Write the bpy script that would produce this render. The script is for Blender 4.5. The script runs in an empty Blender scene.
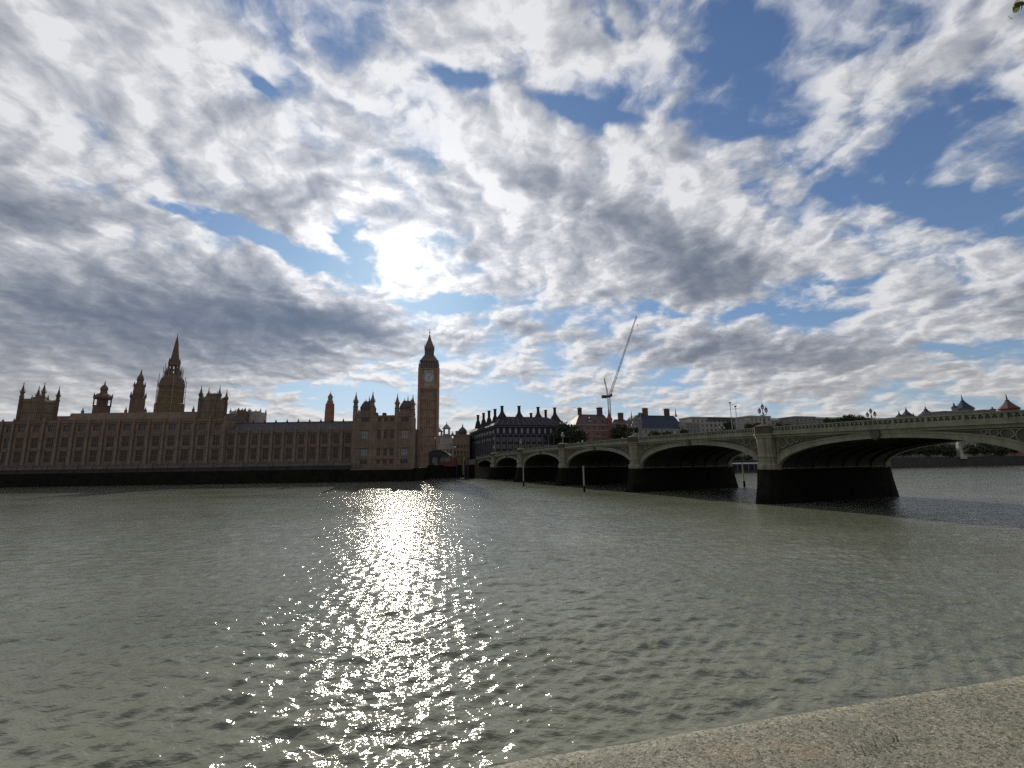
import bpy, bmesh, math, random
import numpy as np
from mathutils import Vector, Matrix, Euler

random.seed(7)
R = math.radians
scene = bpy.context.scene
C = scene.collection

# ------------------------------------------------------------------ camera
CAM_H = 7.4
FPX = 455.0
PITCH = math.atan((463.5 - 384.0) / FPX)
ROLL = 0.015
fwd = Vector((0, math.cos(PITCH), math.sin(PITCH)))
r0 = Vector((1, 0, 0))
u0 = r0.cross(fwd)
rgt = r0 * math.cos(ROLL) - u0 * math.sin(ROLL)
upv = u0 * math.cos(ROLL) + r0 * math.sin(ROLL)
cam_d = bpy.data.cameras.new('camera')
cam = bpy.data.objects.new('camera', cam_d)
C.objects.link(cam)
m = Matrix((rgt, upv, -fwd)).transposed().to_4x4()
m.translation = Vector((0, 0, CAM_H))
cam.matrix_world = m
cam_d.sensor_fit = 'HORIZONTAL'
cam_d.sensor_width = 36.0
cam_d.lens = 36.0 * FPX / 1024.0
cam_d.clip_start = 0.05
cam_d.clip_end = 12000
scene.camera = cam


def ray(px, py):
    return fwd * FPX + rgt * (px - 512) + upv * (384 - py)


def P(px, py, Y):
    """the real point at forward distance Y seen at this place of the photograph"""
    d = ray(px, py)
    return Vector((0, 0, CAM_H)) + d * (Y / d.y)


def G(px, py, z=0.0):
    d = ray(px, py)
    return Vector((0, 0, CAM_H)) + d * ((z - CAM_H) / d.z)


# ------------------------------------------------------------------ sky and sun
sd = ray(402, 262).normalized()
SUN_EL = math.asin(sd.z)
SUN_AZ = math.atan2(sd.x, sd.y)          # clockwise from +Y
scene.view_settings.view_transform = 'Standard'
scene.view_settings.look = 'None'
scene.view_settings.gamma = 1
scene.view_settings.exposure = 0.14
scene.cycles.max_bounces = 6
scene.cycles.diffuse_bounces = 2
scene.cycles.glossy_bounces = 3
scene.cycles.use_adaptive_sampling = False
scene.cycles.use_denoising = False
scene.cycles.sample_clamp_indirect = 4.0
scene.cycles.sample_clamp_direct = 60.0

sun_l = bpy.data.lights.new('sun', 'SUN')
sun_l.energy = 5.0
sun_l.angle = R(0.5)
sun_l.color = (1.0, 0.93, 0.80)
sun = bpy.data.objects.new('sun', sun_l)
C.objects.link(sun)
sun.rotation_mode = 'QUATERNION'
sun.rotation_quaternion = sd.to_track_quat('Z', 'Y')
sun.location = (-60, 100, 120)


class NT:
    """small helper for writing node graphs as expressions"""
    def __init__(s, tree):
        s.t = tree
        s.n = tree.nodes
        s.l = tree.links

    def new(s, typ, **kw):
        nd = s.n.new(typ)
        for k, v in kw.items():
            setattr(nd, k, v)
        return nd

    def inp(s, nd, i, v):
        if v is None:
            return
        if isinstance(v, bpy.types.NodeSocket):
            s.l.new(v, nd.inputs[i])
        else:
            nd.inputs[i].default_value = v

    def m(s, op, a=None, b=None, c=None, clamp=False):
        nd = s.new('ShaderNodeMath', operation=op, use_clamp=clamp)
        s.inp(nd, 0, a); s.inp(nd, 1, b); s.inp(nd, 2, c)
        return nd.outputs[0]

    def vm(s, op, a=None, b=None, scale=None):
        nd = s.new('ShaderNodeVectorMath', operation=op)
        s.inp(nd, 0, a); s.inp(nd, 1, b)
        if scale is not None:
            s.inp(nd, 3, scale)
        return nd.outputs['Value'] if op in ('DOT_PRODUCT', 'LENGTH', 'DISTANCE') else nd.outputs[0]

    def rng(s, v, a, b, c=0.0, d=1.0, kind='LINEAR'):
        nd = s.new('ShaderNodeMapRange', interpolation_type=kind)
        s.inp(nd, 0, v); s.inp(nd, 1, a); s.inp(nd, 2, b); s.inp(nd, 3, c); s.inp(nd, 4, d)
        return nd.outputs[0]

    def noise(s, vec, scale, detail=4.0, rough=0.5, dist=0.0, lac=2.0, out=0):
        nd = s.new('ShaderNodeTexNoise')
        s.inp(nd, 'Vector', vec)
        nd.inputs['Scale'].default_value = scale
        nd.inputs['Detail'].default_value = detail
        nd.inputs['Roughness'].default_value = rough
        nd.inputs['Lacunarity'].default_value = lac
        nd.inputs['Distortion'].default_value = dist
        return nd.outputs[out]

    def mix(s, f, a, b, typ='MIX'):
        nd = s.new('ShaderNodeMix', data_type='RGBA', blend_type=typ)
        s.inp(nd, 0, f)
        s.inp(nd, 6, a if isinstance(a, bpy.types.NodeSocket) else (*a, 1))
        s.inp(nd, 7, b if isinstance(b, bpy.types.NodeSocket) else (*b, 1))
        return nd.outputs[2]

    def comb(s, x=0.0, y=0.0, z=0.0):
        nd = s.new('ShaderNodeCombineXYZ')
        s.inp(nd, 0, x); s.inp(nd, 1, y); s.inp(nd, 2, z)
        return nd.outputs[0]

    def mapping(s, vec, loc=(0, 0, 0), rot=(0, 0, 0), sc=(1, 1, 1), typ='POINT'):
        nd = s.new('ShaderNodeMapping', vector_type=typ)
        s.inp(nd, 0, vec)
        if typ != 'VECTOR' and 'Location' in nd.inputs:
            nd.inputs['Location'].default_value = loc
        nd.inputs['Rotation'].default_value = rot
        nd.inputs['Scale'].default_value = sc
        return nd.outputs[0]


world = bpy.data.worlds.new('World')
scene.world = world
world.use_nodes = True
wt = NT(world.node_tree)
for n in list(wt.n):
    wt.n.remove(n)
w_out = wt.new('ShaderNodeOutputWorld')
bg = wt.new('ShaderNodeBackground')
bg.inputs['Strength'].default_value = 0.1
wt.l.new(bg.outputs[0], w_out.inputs[0])
skyt = wt.new('ShaderNodeTexSky', sky_type='NISHITA')
skyt.sun_disc = False
skyt.sun_elevation = SUN_EL
skyt.sun_rotation = SUN_AZ
skyt.altitude = 20
skyt.air_density = 1.0
skyt.dust_density = 0.6
skyt.ozone_density = 2.2

D = wt.new('ShaderNodeTexCoord').outputs['Generated']
sp = wt.new('ShaderNodeSeparateXYZ'); wt.l.new(D, sp.inputs[0])
dx, dy, dz = sp.outputs
zc = wt.m('ADD', wt.m('MAXIMUM', dz, 0.0), 0.30)
qv = wt.comb(wt.m('DIVIDE', dx, zc), wt.m('DIVIDE', dy, zc), 0.0)       # cloud layer coordinates
az = wt.m('ARCTAN2', dx, dy)
el = wt.m('ARCSINE', dz)
ae = wt.comb(az, el, 0.0)
# domain warp so that blob outlines are ragged
warp = wt.vm('SCALE', wt.vm('SUBTRACT', wt.noise(qv, 2.2, 5, 0.65, out=1), (0.5, 0.5, 0.5)), scale=0.30)
aew = wt.vm('ADD', ae, wt.vm('MULTIPLY', warp, (1.0, 0.55, 0.0)))


def az_el(px, py):
    d = ray(px, py).normalized()
    return math.atan2(d.x, d.y), math.asin(d.z)


def blob(px, py, qx, qy, wid, amp):
    """soft elongated patch of sky: long axis runs between two sky directions"""
    a = az_el(px, py); b = az_el(qx, qy)
    cx, cy = (a[0] + b[0]) / 2, (a[1] + b[1]) / 2
    L = math.hypot(b[0] - a[0], b[1] - a[1]) / 2
    ang = math.atan2(b[1] - a[1], b[0] - a[0])
    # angular size of the half width at this place
    c1 = az_el((px + qx) / 2, (py + qy) / 2 - wid); c2 = az_el((px + qx) / 2, (py + qy) / 2 + wid)
    wd = abs(c1[1] - c2[1]) / 2
    v = wt.mapping(aew, (cx, cy, 0), (0, 0, ang), (L + wd, wd, 1), 'TEXTURE')
    ln = wt.vm('LENGTH', v)
    return wt.rng(ln, 0.1, 1.55, amp, 0.0, 'SMOOTHSTEP')


def total(blobs, base):
    s = base
    for b in blobs:
        s = wt.m('ADD', s, blob(*b))
    return s
# how much cloud stands where (photograph's layout as sky directions)
COVER = [
    # open blue
    (160, 200, 290, 238, 12, -0.75), (270, 236, 345, 268, 15, -0.8), (350, 215, 368, 265, 14, -0.7),
    (395, 292, 480, 300, 11, -0.7), (430, 285, 490, 292, 10, -0.5), (235, 76, 265, 90, 8, -0.6),
    (420, 60, 500, 75, 9, -0.5), (545, 98, 625, 122, 11, -0.55),
    (600, 5, 612, 40, 12, -0.45), (690, 10, 760, 40, 22, -0.12), (640, 95, 740, 135, 12, -0.25),
    (900, 110, 1040, 130, 56, -0.50), (930, 205, 1040, 225, 30, -0.5), (880, 60, 960, 20, 22, -0.15),
    (800, 170, 920, 200, 18, -0.28), (1000, 20, 1100, 40, 40, -0.2), (735, 165, 775, 190, 12, -0.5),
    (225, 384, 440, 396, 11, -0.75), (460, 396, 600, 402, 10, -0.55), (925, 345, 1010, 350, 10, -0.8),
    (640, 302, 700, 308, 8, -0.45), (725, 310, 790, 314, 7, -0.45), (-60, 402, 30, 406, 7, -0.3),
    (120, 185, 175, 210, 9, -0.4), (830, 280, 860, 285, 8, -0.4), (1000, 330, 1060, 340, 12, -0.3),
    # heavier cover
    (0, 320, 300, 335, 64, 1.2), (280, 300, 430, 345, 18, 0.55), (60, 100, 400, 150, 110, 0.30), (560, 235, 740, 255, 60, 0.5),
    (560, 170, 720, 190, 50, 0.25), (690, 345, 900, 350, 22, 0.5), (560, 40, 640, 70, 25, 0.2), (0, 30, 200, 60, 60, 0.25),
    (470, 190, 520, 240, 45, 0.45), (390, 255, 435, 278, 22, 0.5), (820, 300, 1030, 310, 24, 0.3), (430, 120, 560, 160, 40, 0.3),
    (390, 10, 560, 30, 35, 0.3), (0, 215, 120, 230, 30, 0.4), (280, 170, 360, 200, 22, 0.3), (930, 380, 1010, 385, 10, 0.5), (740, 385, 860, 392, 10, 0.3),
]
THICK = [
    (-60, 310, 300, 325, 66, 1.5), (250, 300, 400, 335, 18, 0.9), (-60, 195, 100, 212, 20, 1.2),
    (625, 228, 745, 268, 34, 1.3), (590, 285, 680, 295, 15, 0.45), (660, 344, 900, 348, 17, 1.15),
    (940, 300, 1060, 305, 12, 0.6), (150, 160, 220, 195, 16, 0.6), (0, 60, 100, 115, 22, 0.45),
    (495, 170, 540, 215, 16, 0.45), (440, 215, 475, 262, 16, 0.5), (330, 120, 420, 160, 20, 0.35),
    (570, 200, 640, 215, 18, 0.4), (540, 338, 660, 350, 10, 0.4), (930, 375, 990, 380, 9, 0.5),
    (430, 392, 480, 400, 7, 0.5), (780, 386, 900, 392, 9, 0.4), (60, 20, 130, 60, 18, 0.35), (200, 215, 290, 190, 14, 0.3),
    (480, 325, 560, 330, 12, 0.45), (540, 175, 600, 180, 14, 0.35), (180, 290, 430, 345, 22, 0.4), (960, 360, 1040, 362, 8, 0.3),
]
sd_q = Vector((sd.x, sd.y, 0)) / (sd.z + 0.30)
tosun = wt.vm('NORMALIZE', wt.vm('SUBTRACT', tuple(sd_q), qv))
wq = wt.vm('SCALE', wt.vm('SUBTRACT', wt.noise(qv, 4.0, 4, 0.6, out=1), (0.5, 0.5, 0.5)), scale=0.13)
qa = wt.vm('ADD', qv, wq)
qb = wt.vm('ADD', qa, wt.vm('SCALE', tosun, scale=0.030))


def fbm(v):
    """broad masses, billowing lumps and fine fraying edges"""
    a = wt.noise(v, 2.5, 2.0, 0.5)
    b = wt.noise(v, 8.0, 5.0, 0.58)
    vo = wt.new('ShaderNodeTexVoronoi')
    vo.feature = 'F1'
    vo.inputs['Scale'].default_value = 4.6
    vo.inputs['Detail'].default_value = 2.0
    vo.inputs['Roughness'].default_value = 0.55
    vo.normalize = True
    wt.l.new(v, vo.inputs['Vector'])
    puff = wt.m('SUBTRACT', 0.66, vo.outputs['Distance'])
    s_ = wt.m('ADD', wt.m('MULTIPLY', a, 0.36), wt.m('MULTIPLY', b, 0.40))
    return wt.m('ADD', s_, wt.m('MULTIPLY', puff, 0.42))


n1 = fbm(qa)
n2 = fbm(qb)
cover = total(COVER, 0.10)
nn = wt.m('MULTIPLY', wt.m('SUBTRACT', n1, 0.5), 3.9)
dens = wt.m('ADD', cover, nn)
alpha = wt.rng(dens, -0.20, 0.40, 0, 1, 'SMOOTHSTEP')
relief = wt.m('MULTIPLY', wt.m('SUBTRACT', n1, n2), 7.0)                    # >0 : side turned to the sun
thick = total(THICK, 0.0)
tk = wt.m('ADD', thick, wt.m('MULTIPLY', wt.m('SUBTRACT', n1, 0.5), 2.0))
tk = wt.m('ADD', tk, wt.m('MULTIPLY', wt.rng(dens, 0.3, 1.3), 0.32))
tk = wt.m('SUBTRACT', tk, wt.m('MULTIPLY', relief, 1.35))
shade = wt.m('SUBTRACT', 1.0, wt.m('EXPONENT', wt.m('MULTIPLY', wt.m('MAXIMUM', wt.m('ADD', tk, 0.20), 0.0), -1.05)))
sun_dot = wt.vm('DOT_PRODUCT', D, tuple(sd))
ang = wt.m('ARCCOSINE', sun_dot)
angn = wt.m('ADD', ang, wt.m('MULTIPLY', wt.m('SUBTRACT', n1, 0.5), -R(7)))
g1 = wt.m('EXPONENT', wt.m('MULTIPLY', wt.m('POWER', wt.m('DIVIDE', wt.m('MAXIMUM', angn, 0.0), R(1.8)), 2.0), -1.0))
g2 = wt.m('EXPONENT', wt.m('MULTIPLY', wt.m('DIVIDE', ang, R(9)), -1.0))
g3 = wt.m('EXPONENT', wt.m('MULTIPLY', wt.m('DIVIDE', ang, R(38)), -1.0))
bright = wt.mix(shade, (7.4, 7.45, 7.7), (0.95, 1.28, 1.95))
# low clouds are seen through more air and turn creamy
low = wt.rng(dz, 0.02, 0.26, 1.0, 0.0, 'SMOOTHSTEP')
bright = wt.mix(wt.m('MULTIPLY', low, 0.4), bright, (5.4, 5.1, 4.6))
gain = wt.m('ADD', wt.m('ADD', 0.80, wt.m('MULTIPLY', g2, 0.55)), wt.m('MULTIPLY', g3, 0.3))
cloud = wt.vm('SCALE', bright, scale=gain)
cloud = wt.vm('ADD', cloud, wt.vm('SCALE', (1.0, 0.95, 0.86), scale=wt.m('MULTIPLY', g1, 12.0)))
# thin veil of haze between the clouds takes the glare off the clear sky beside the sun
blue = wt.vm('MULTIPLY', skyt.outputs[0], wt.mix(wt.m('MULTIPLY', g3, 1.3, clamp=True), (0.86, 0.90, 1.06), (0.40, 0.68, 1.10)))
blue = wt.vm('DIVIDE', blue, wt.vm('ADD', wt.vm('SCALE', blue, scale=0.065), (1.0, 1.0, 1.0)))
blue = wt.vm('ADD', blue, wt.vm('SCALE', (1.0, 0.95, 0.86), scale=wt.m('MULTIPLY', g1, 1.5)))
alpha = wt.m('MULTIPLY', alpha, wt.rng(dz, -0.01, 0.02, 0, 1))
final = wt.mix(alpha, blue, cloud)
wt.l.new(final, bg.inputs['Color'])
world.cycles.sampling_method = 'MANUAL'
world.cycles.sample_map_resolution = 512
# ------------------------------------------------------------------ helpers: mesh builder, materials, tags
def tag(o, label=None, cat=None, group=None, kind=None):
    if label: o['label'] = label
    if cat: o['category'] = cat
    if group: o['group'] = group
    if kind: o['kind'] = kind
    return o


def new_mat(name):
    mt = bpy.data.materials.new(name)
    mt.use_nodes = True
    t = NT(mt.node_tree)
    bsdf = t.n['Principled BSDF']
    return mt, t, bsdf


# ------------------------------------------------------------------ river water
def water_material():
    mt, t, b = new_mat('river_water')
    co = t.new('ShaderNodeTexCoord').outputs['Object']
    col = t.mix(t.rng(t.noise(co, 0.06, 4, 0.6), 0.35, 0.65), (0.104, 0.111, 0.080), (0.146, 0.152, 0.116))
    t.l.new(col, b.inputs['Base Color'])
    b.inputs['Roughness'].default_value = 0.085
    b.inputs['IOR'].default_value = 1.333
    w = t.mapping(co, rot=(0, 0, R(10)), sc=(0.55, 1.0, 1.0))
    w2 = t.mapping(co, rot=(0, 0, R(-24)), sc=(0.6, 1.0, 1.0))
    h = t.m('MULTIPLY', t.noise(w, 1.3, 4, 0.60, 0.3), 0.155)
    h = t.m('ADD', h, t.m('MULTIPLY', t.noise(w2, 3.6, 2, 0.5, 0.3), 0.046))
    # calmer and rougher patches drifting over the river
    patch = t.rng(t.noise(t.mapping(co, rot=(0, 0, R(-8)), sc=(0.3, 1, 1)), 0.07, 4, 0.65), 0.3, 0.7, 0.55, 1.35)
    h = t.m('MULTIPLY', h, patch)
    bp = t.new('ShaderNodeBump')
    bp.inputs['Distance'].default_value = 1.0
    bp.inputs['Strength'].default_value = 1.0
    t.l.new(h, bp.inputs['Height'])
    t.l.new(bp.outputs[0], b.inputs['Normal'])
    return mt


def build_water():
    rad = [3.0]
    while rad[-1] < 2600:
        r = rad[-1]
        rad.append(r + (max(0.075, r * 0.0045) if r < 140 else r * 0.05))
    rad = np.array(rad)
    th = np.radians(np.linspace(-75, 85, 1300))
    rr, tt = np.meshgrid(rad, th, indexing='ij')
    x = rr * np.sin(tt); y = rr * np.cos(tt)
    rng = np.random.default_rng(3)
    z = np.zeros_like(x)
    for k in range(60):
        lam = 0.5 * (3.4 / 0.5) ** rng.random()
        d = rng.normal(math.radians(99), math.radians(21 if k % 5 < 3 else 66))
        kx, ky = math.cos(d) * 2 * np.pi / lam, math.sin(d) * 2 * np.pi / lam
        amp = 0.0054 * lam ** 0.85 * (1.1 if lam < 1.7 else 0.62)
        fade = np.clip((lam / (rr * 0.006 + 0.1) - 2.5) / 3, 0, 1) * np.exp(-rr / 150)
        ph = rng.random() * 6.283
        s = np.sin(kx * x + ky * y + ph + 0.6 * np.sin(0.21 * x - 0.13 * y + ph * 3))
        z += amp * fade * (1.15 * (1 - 2 * np.abs(s)) if k % 2 == 0 else s)
    nr, nt = x.shape
    co = np.stack([x, y, z], -1).reshape(-1, 3).astype(np.float32)
    i = np.arange((nr - 1) * (nt - 1))
    a = (i // (nt - 1)) * nt + i % (nt - 1)
    quads = np.stack([a, a + 1, a + nt + 1, a + nt], -1).astype(np.int32)[:, ::-1]
    me = bpy.data.meshes.new('river_water')
    me.vertices.add(len(co)); me.vertices.foreach_set('co', co.ravel())
    me.loops.add(quads.size); me.loops.foreach_set('vertex_index', quads.ravel())
    me.polygons.add(len(quads))
    me.polygons.foreach_set('loop_start', np.arange(len(quads), dtype=np.int32) * 4)
    me.update(calc_edges=True)
    me.shade_smooth()
    me.materials.append(water_material())
    o = bpy.data.objects.new('river_water', me)
    C.objects.link(o)
    tag(o, kind='structure')
    return o


build_water()
# ------------------------------------------------------------------ mesh building helpers
class MB:
    def __init__(s):
        s.v = []; s.f = []; s.sm = []

    def add(s, vs, fs, smooth=False):
        k = len(s.v)
        s.v += [tuple(p) for p in vs]
        s.f += [tuple(i + k for i in f) for f in fs]
        s.sm += [smooth] * len(fs)
        return s

    def box(s, x0, x1, y0, y1, z0, z1):
        if x0 > x1: x0, x1 = x1, x0
        if y0 > y1: y0, y1 = y1, y0
        return s.add([(x0, y0, z0), (x1, y0, z0), (x1, y1, z0), (x0, y1, z0), (x0, y0, z1), (x1, y0, z1), (x1, y1, z1), (x0, y1, z1)],
                     [(0, 3, 2, 1), (4, 5, 6, 7), (0, 1, 5, 4), (1, 2, 6, 5), (2, 3, 7, 6), (3, 0, 4, 7)])

    def obox(s, o, a, b, c):
        """box from corner o along the three edge vectors"""
        o, a, b, c = Vector(o), Vector(a), Vector(b), Vector(c)
        if a.cross(b).dot(c) < 0: a, b = b, a
        return s.add([o, o + a, o + a + b, o + b, o + c, o + a + c, o + a + b + c, o + b + c],
                     [(0, 3, 2, 1), (4, 5, 6, 7), (0, 1, 5, 4), (1, 2, 6, 5), (2, 3, 7, 6), (3, 0, 4, 7)])

    def prism(s, poly, z0, z1, smooth=False):
        """vertical prism of a plan outline (counter-clockwise)"""
        n = len(poly)
        area = sum(poly[i][0] * poly[(i + 1) % n][1] - poly[(i + 1) % n][0] * poly[i][1] for i in range(n))
        if area < 0: poly = poly[::-1]
        vs = [(p[0], p[1], z0) for p in poly] + [(p[0], p[1], z1) for p in poly]
        fs = [tuple(range(n))[::-1], tuple(range(n, 2 * n))] + [(i, (i + 1) % n, n + (i + 1) % n, n + i) for i in range(n)]
        return s.add(vs, fs, smooth)

    def lathe(s, cx, cy, prof, n=8, rot=None, smooth=False, sx=1, sy=1):
        """prof = [(radius, z), ...] from bottom to top, n sides"""
        rot = math.pi / n if rot is None else rot
        vs = []
        for r, z in prof:
            for k in range(n):
                a = rot + 2 * math.pi * k / n
                vs.append((cx + r * sx * math.cos(a), cy + r * sy * math.sin(a), z))
        fs = [tuple(range(n))[::-1]]
        for j in range(len(prof) - 1):
            for k in range(n):
                a, b = j * n + k, j * n + (k + 1) % n
                fs.append((a, b, b + n, a + n))
        fs.append(tuple(range((len(prof) - 1) * n, len(prof) * n)))
        return s.add(vs, fs, smooth)

    def rod(s, p, q, r, n=5, r2=None):
        p, q = Vector(p), Vector(q)
        r2 = r if r2 is None else r2
        d = (q - p).normalized()
        a = d.orthogonal().normalized(); b = d.cross(a)
        vs = []
        for c, rr in ((p, r), (q, r2)):
            for k in range(n):
                t = 2 * math.pi * k / n
                vs.append(c + a * rr * math.cos(t) + b * rr * math.sin(t))
        fs = [tuple(range(n))[::-1], tuple(range(n, 2 * n))] + [(k, (k + 1) % n, n + (k + 1) % n, n + k) for k in range(n)]
        s.add(vs, fs[:2], False)
        s.add(vs, fs[2:], n >= 6)
        return s

    def sphere(s, c, r, n=10, m_=6, sc=(1, 1, 1)):
        prof = [(max(1e-3, r * math.sin(math.pi * j / m_)), -r * math.cos(math.pi * j / m_)) for j in range(m_ + 1)]
        k = len(s.v)
        s.lathe(0, 0, prof, n, smooth=True)
        for i in range(k, len(s.v)):
            v = s.v[i]; s.v[i] = (c[0] + v[0] * sc[0], c[1] + v[1] * sc[1], c[2] + v[2] * sc[2])
        return s

    def gable(s, x0, x1, y0, y1, z0, z1, hip0=0.0, hip1=0.0, axis='x'):
        """ridged roof; ridge along the axis, hipped in by hip0 / hip1 at its ends"""
        if axis == 'x':
            ym = (y0 + y1) / 2
            vs = [(x0, y0, z0), (x1, y0, z0), (x1, y1, z0), (x0, y1, z0), (x0 + hip0, ym, z1), (x1 - hip1, ym, z1)]
            fs = [(0, 3, 2, 1), (0, 1, 5, 4), (1, 2, 5), (2, 3, 4, 5), (3, 0, 4)]
        else:
            xm = (x0 + x1) / 2
            vs = [(x0, y0, z0), (x1, y0, z0), (x1, y1, z0), (x0, y1, z0), (xm, y0 + hip0, z1), (xm, y1 - hip1, z1)]
            fs = [(0, 3, 2, 1), (0, 1, 4), (1, 2, 5, 4), (2, 3, 5), (3, 0, 4, 5)]
        return s.add(vs, fs)

    def mesh(s, name, mat):
        me = bpy.data.meshes.new(name)
        me.from_pydata(s.v, [], s.f)
        me.polygons.foreach_set('use_smooth', s.sm)
        me.materials.append(mat)
        me.update()
        return me

    def build(s, name, mat, parent=None, T=None):
        """T: transform applied to the collected points (frame of the thing -> its own root)"""
        if T is not None:
            s.v = [tuple(T @ Vector(p)) for p in s.v]
        elif parent is not None:
            L = parent_world(parent)
            s.v = [(p[0] - L[0], p[1] - L[1], p[2] - L[2]) for p in s.v]
        o = bpy.data.objects.new(name, s.mesh(name, mat))
        C.objects.link(o)
        if parent is not None: o.parent = parent
        return o


def parent_world(p):
    v = Vector((0, 0, 0))
    while p is not None:
        v = v + p.location; p = p.parent
    return v


def empty(name, loc, label, cat, group=None):
    o = bpy.data.objects.new(name, None)
    o.empty_display_size = 0.5
    C.objects.link(o); o.location = loc
    return tag(o, label, cat, group)


def copy_tree(o, parent=None):
    c = o.copy(); C.objects.link(c); c.parent = parent
    for ch in [x for x in o.children]:
        copy_tree(ch, c)
    return c


def inst(name, me, loc, parent, rz=0.0):
    o = bpy.data.objects.new(name, me); C.objects.link(o)
    o.parent = parent
    o.location = Vector(loc) - parent_world(parent)
    o.rotation_euler = (0, 0, rz)
    return o


# ------------------------------------------------------------------ materials
def surf(name, c1, c2, scale=0.4, rough=0.85, streak=0.0, bump=0.0, bscale=6.0, spec=0.3, metal=0.0, block=None):
    mt, t, b = new_mat(name)
    co = t.new('ShaderNodeTexCoord').outputs['Object']
    f = t.rng(t.noise(co, scale, 6, 0.6), 0.32, 0.68)
    col = t.mix(f, c1, c2)
    if streak:
        st = t.noise(t.mapping(co, sc=(1, 1, 0.12)), scale * 3.5, 4, 0.65)
        col = t.mix(t.rng(st, 0.4, 0.75, 0, streak), col, tuple(x * 0.35 for x in c1))
    if block:
        br = t.new('ShaderNodeTexBrick')
        t.l.new(t.mapping(co, rot=(R(90), 0, block[2])), br.inputs['Vector'])
        br.inputs['Scale'].default_value = 1.0
        br.inputs['Brick Width'].default_value = block[0]
        br.inputs['Row Height'].default_value = block[1]
        br.inputs['Mortar Size'].default_value = 0.02
        br.inputs['Color1'].default_value = (1, 1, 1, 1)
        br.inputs['Color2'].default_value = (0.75, 0.75, 0.75, 1)
        br.inputs['Mortar'].default_value = (0.4, 0.4, 0.4, 1)
        col = t.mix(1.0, col, br.outputs[0], 'MULTIPLY')
    t.l.new(col, b.inputs['Base Color'])
    b.inputs['Roughness'].default_value = rough
    b.inputs['Specular IOR Level'].default_value = spec
    b.inputs['Metallic'].default_value = metal
    if bump:
        bp = t.new('ShaderNodeBump')
        bp.inputs['Strength'].default_value = bump
        bp.inputs['Distance'].default_value = 0.05
        t.l.new(t.noise(co, bscale, 5, 0.6), bp.inputs['Height'])
        t.l.new(bp.outputs[0], b.inputs['Normal'])
    return mt


M = {}
M['stone'] = surf('honey_limestone', (0.148, 0.103, 0.075), (0.225, 0.160, 0.116), 0.25, 0.9, 0.5)
M['stone_pale'] = surf('weathered_limestone', (0.165, 0.118, 0.090), (0.25, 0.185, 0.143), 0.3, 0.9, 0.4)
M['stone_dark'] = surf('sooty_limestone', (0.10, 0.065, 0.05), (0.17, 0.115, 0.085), 0.3, 0.9, 0.5)
M['clock_stone'] = surf('clock_tower_stone', (0.215, 0.142, 0.105), (0.30, 0.205, 0.15), 0.3, 0.9, 0.35)
M['portland'] = surf('portland_stone', (0.26, 0.235, 0.205), (0.37, 0.335, 0.295), 0.15, 0.85, 0.4)
M['portland_grey'] = surf('grey_portland_stone', (0.17, 0.155, 0.145), (0.25, 0.235, 0.22), 0.15, 0.85, 0.4)
M['slate'] = surf('grey_slate', (0.06, 0.056, 0.06), (0.10, 0.094, 0.10), 0.6, 0.8, 0.3, spec=0.2)
M['blue_slate'] = surf('blue_slate', (0.028, 0.036, 0.055), (0.05, 0.06, 0.085), 0.6, 0.85, 0.3, spec=0.15)
M['red_tile'] = surf('dark_red_tile', (0.06, 0.035, 0.035), (0.10, 0.055, 0.05), 0.6, 0.7, 0.3)
M['cast_roof'] = surf('cast_iron_roof', (0.07, 0.052, 0.045), (0.11, 0.085, 0.075), 0.5, 0.8, 0.3, spec=0.2)
M['palace_glass'] = surf('leaded_palace_glass', (0.035, 0.026, 0.022), (0.055, 0.042, 0.036), 0.7, 0.45, 0, spec=0.3)
M['chimney'] = surf('sooty_brick', (0.07, 0.045, 0.04), (0.12, 0.08, 0.07), 0.5, 0.9, 0.3)
M['glass'] = surf('window_glass', (0.02, 0.022, 0.026), (0.035, 0.038, 0.045), 0.7, 0.12, 0, spec=0.5)
M['blind'] = surf('pale_window_blind', (0.20, 0.20, 0.20), (0.28, 0.28, 0.275), 0.5, 0.7)
M['brick'] = surf('red_brick', (0.16, 0.065, 0.052), (0.23, 0.10, 0.08), 0.4, 0.9, 0.3)
M['bronze'] = surf('dark_bronze', (0.024, 0.020, 0.026), (0.040, 0.035, 0.045), 0.4, 0.85, 0.2, spec=0.15)
M['bronze_pale'] = surf('pale_bronze_fin', (0.10, 0.095, 0.11), (0.16, 0.15, 0.17), 0.4, 0.85, 0.2, spec=0.15)  # paler bronze tone for the fins and roof ribs
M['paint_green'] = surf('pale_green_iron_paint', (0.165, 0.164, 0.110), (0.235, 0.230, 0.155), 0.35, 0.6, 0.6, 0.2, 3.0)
M['paint_dark'] = surf('dark_green_iron_paint', (0.065, 0.064, 0.044), (0.105, 0.102, 0.07), 0.35, 0.7, 0.5)  # darker tone of the bridge green: spandrels, shields, lamp posts
M['pier_stone'] = surf('bridge_granite', (0.17, 0.158, 0.11), (0.26, 0.24, 0.17), 0.5, 0.85, 0.8, 0.3, 4.0)
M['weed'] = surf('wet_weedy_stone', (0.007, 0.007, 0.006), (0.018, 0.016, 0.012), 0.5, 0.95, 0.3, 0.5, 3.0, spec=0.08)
M['pier_cap'] = surf('dark_cap_stone', (0.06, 0.055, 0.042), (0.10, 0.09, 0.068), 0.5, 0.95, 0.5, spec=0.1)  # darker than the pier granite, over the whole cap
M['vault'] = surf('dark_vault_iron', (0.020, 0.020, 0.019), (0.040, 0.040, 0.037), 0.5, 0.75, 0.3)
M['wall_granite'] = surf('river_wall_granite', (0.10, 0.083, 0.072), (0.16, 0.135, 0.115), 0.4, 0.9, 0.6, 0.3, 3.0)
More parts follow.
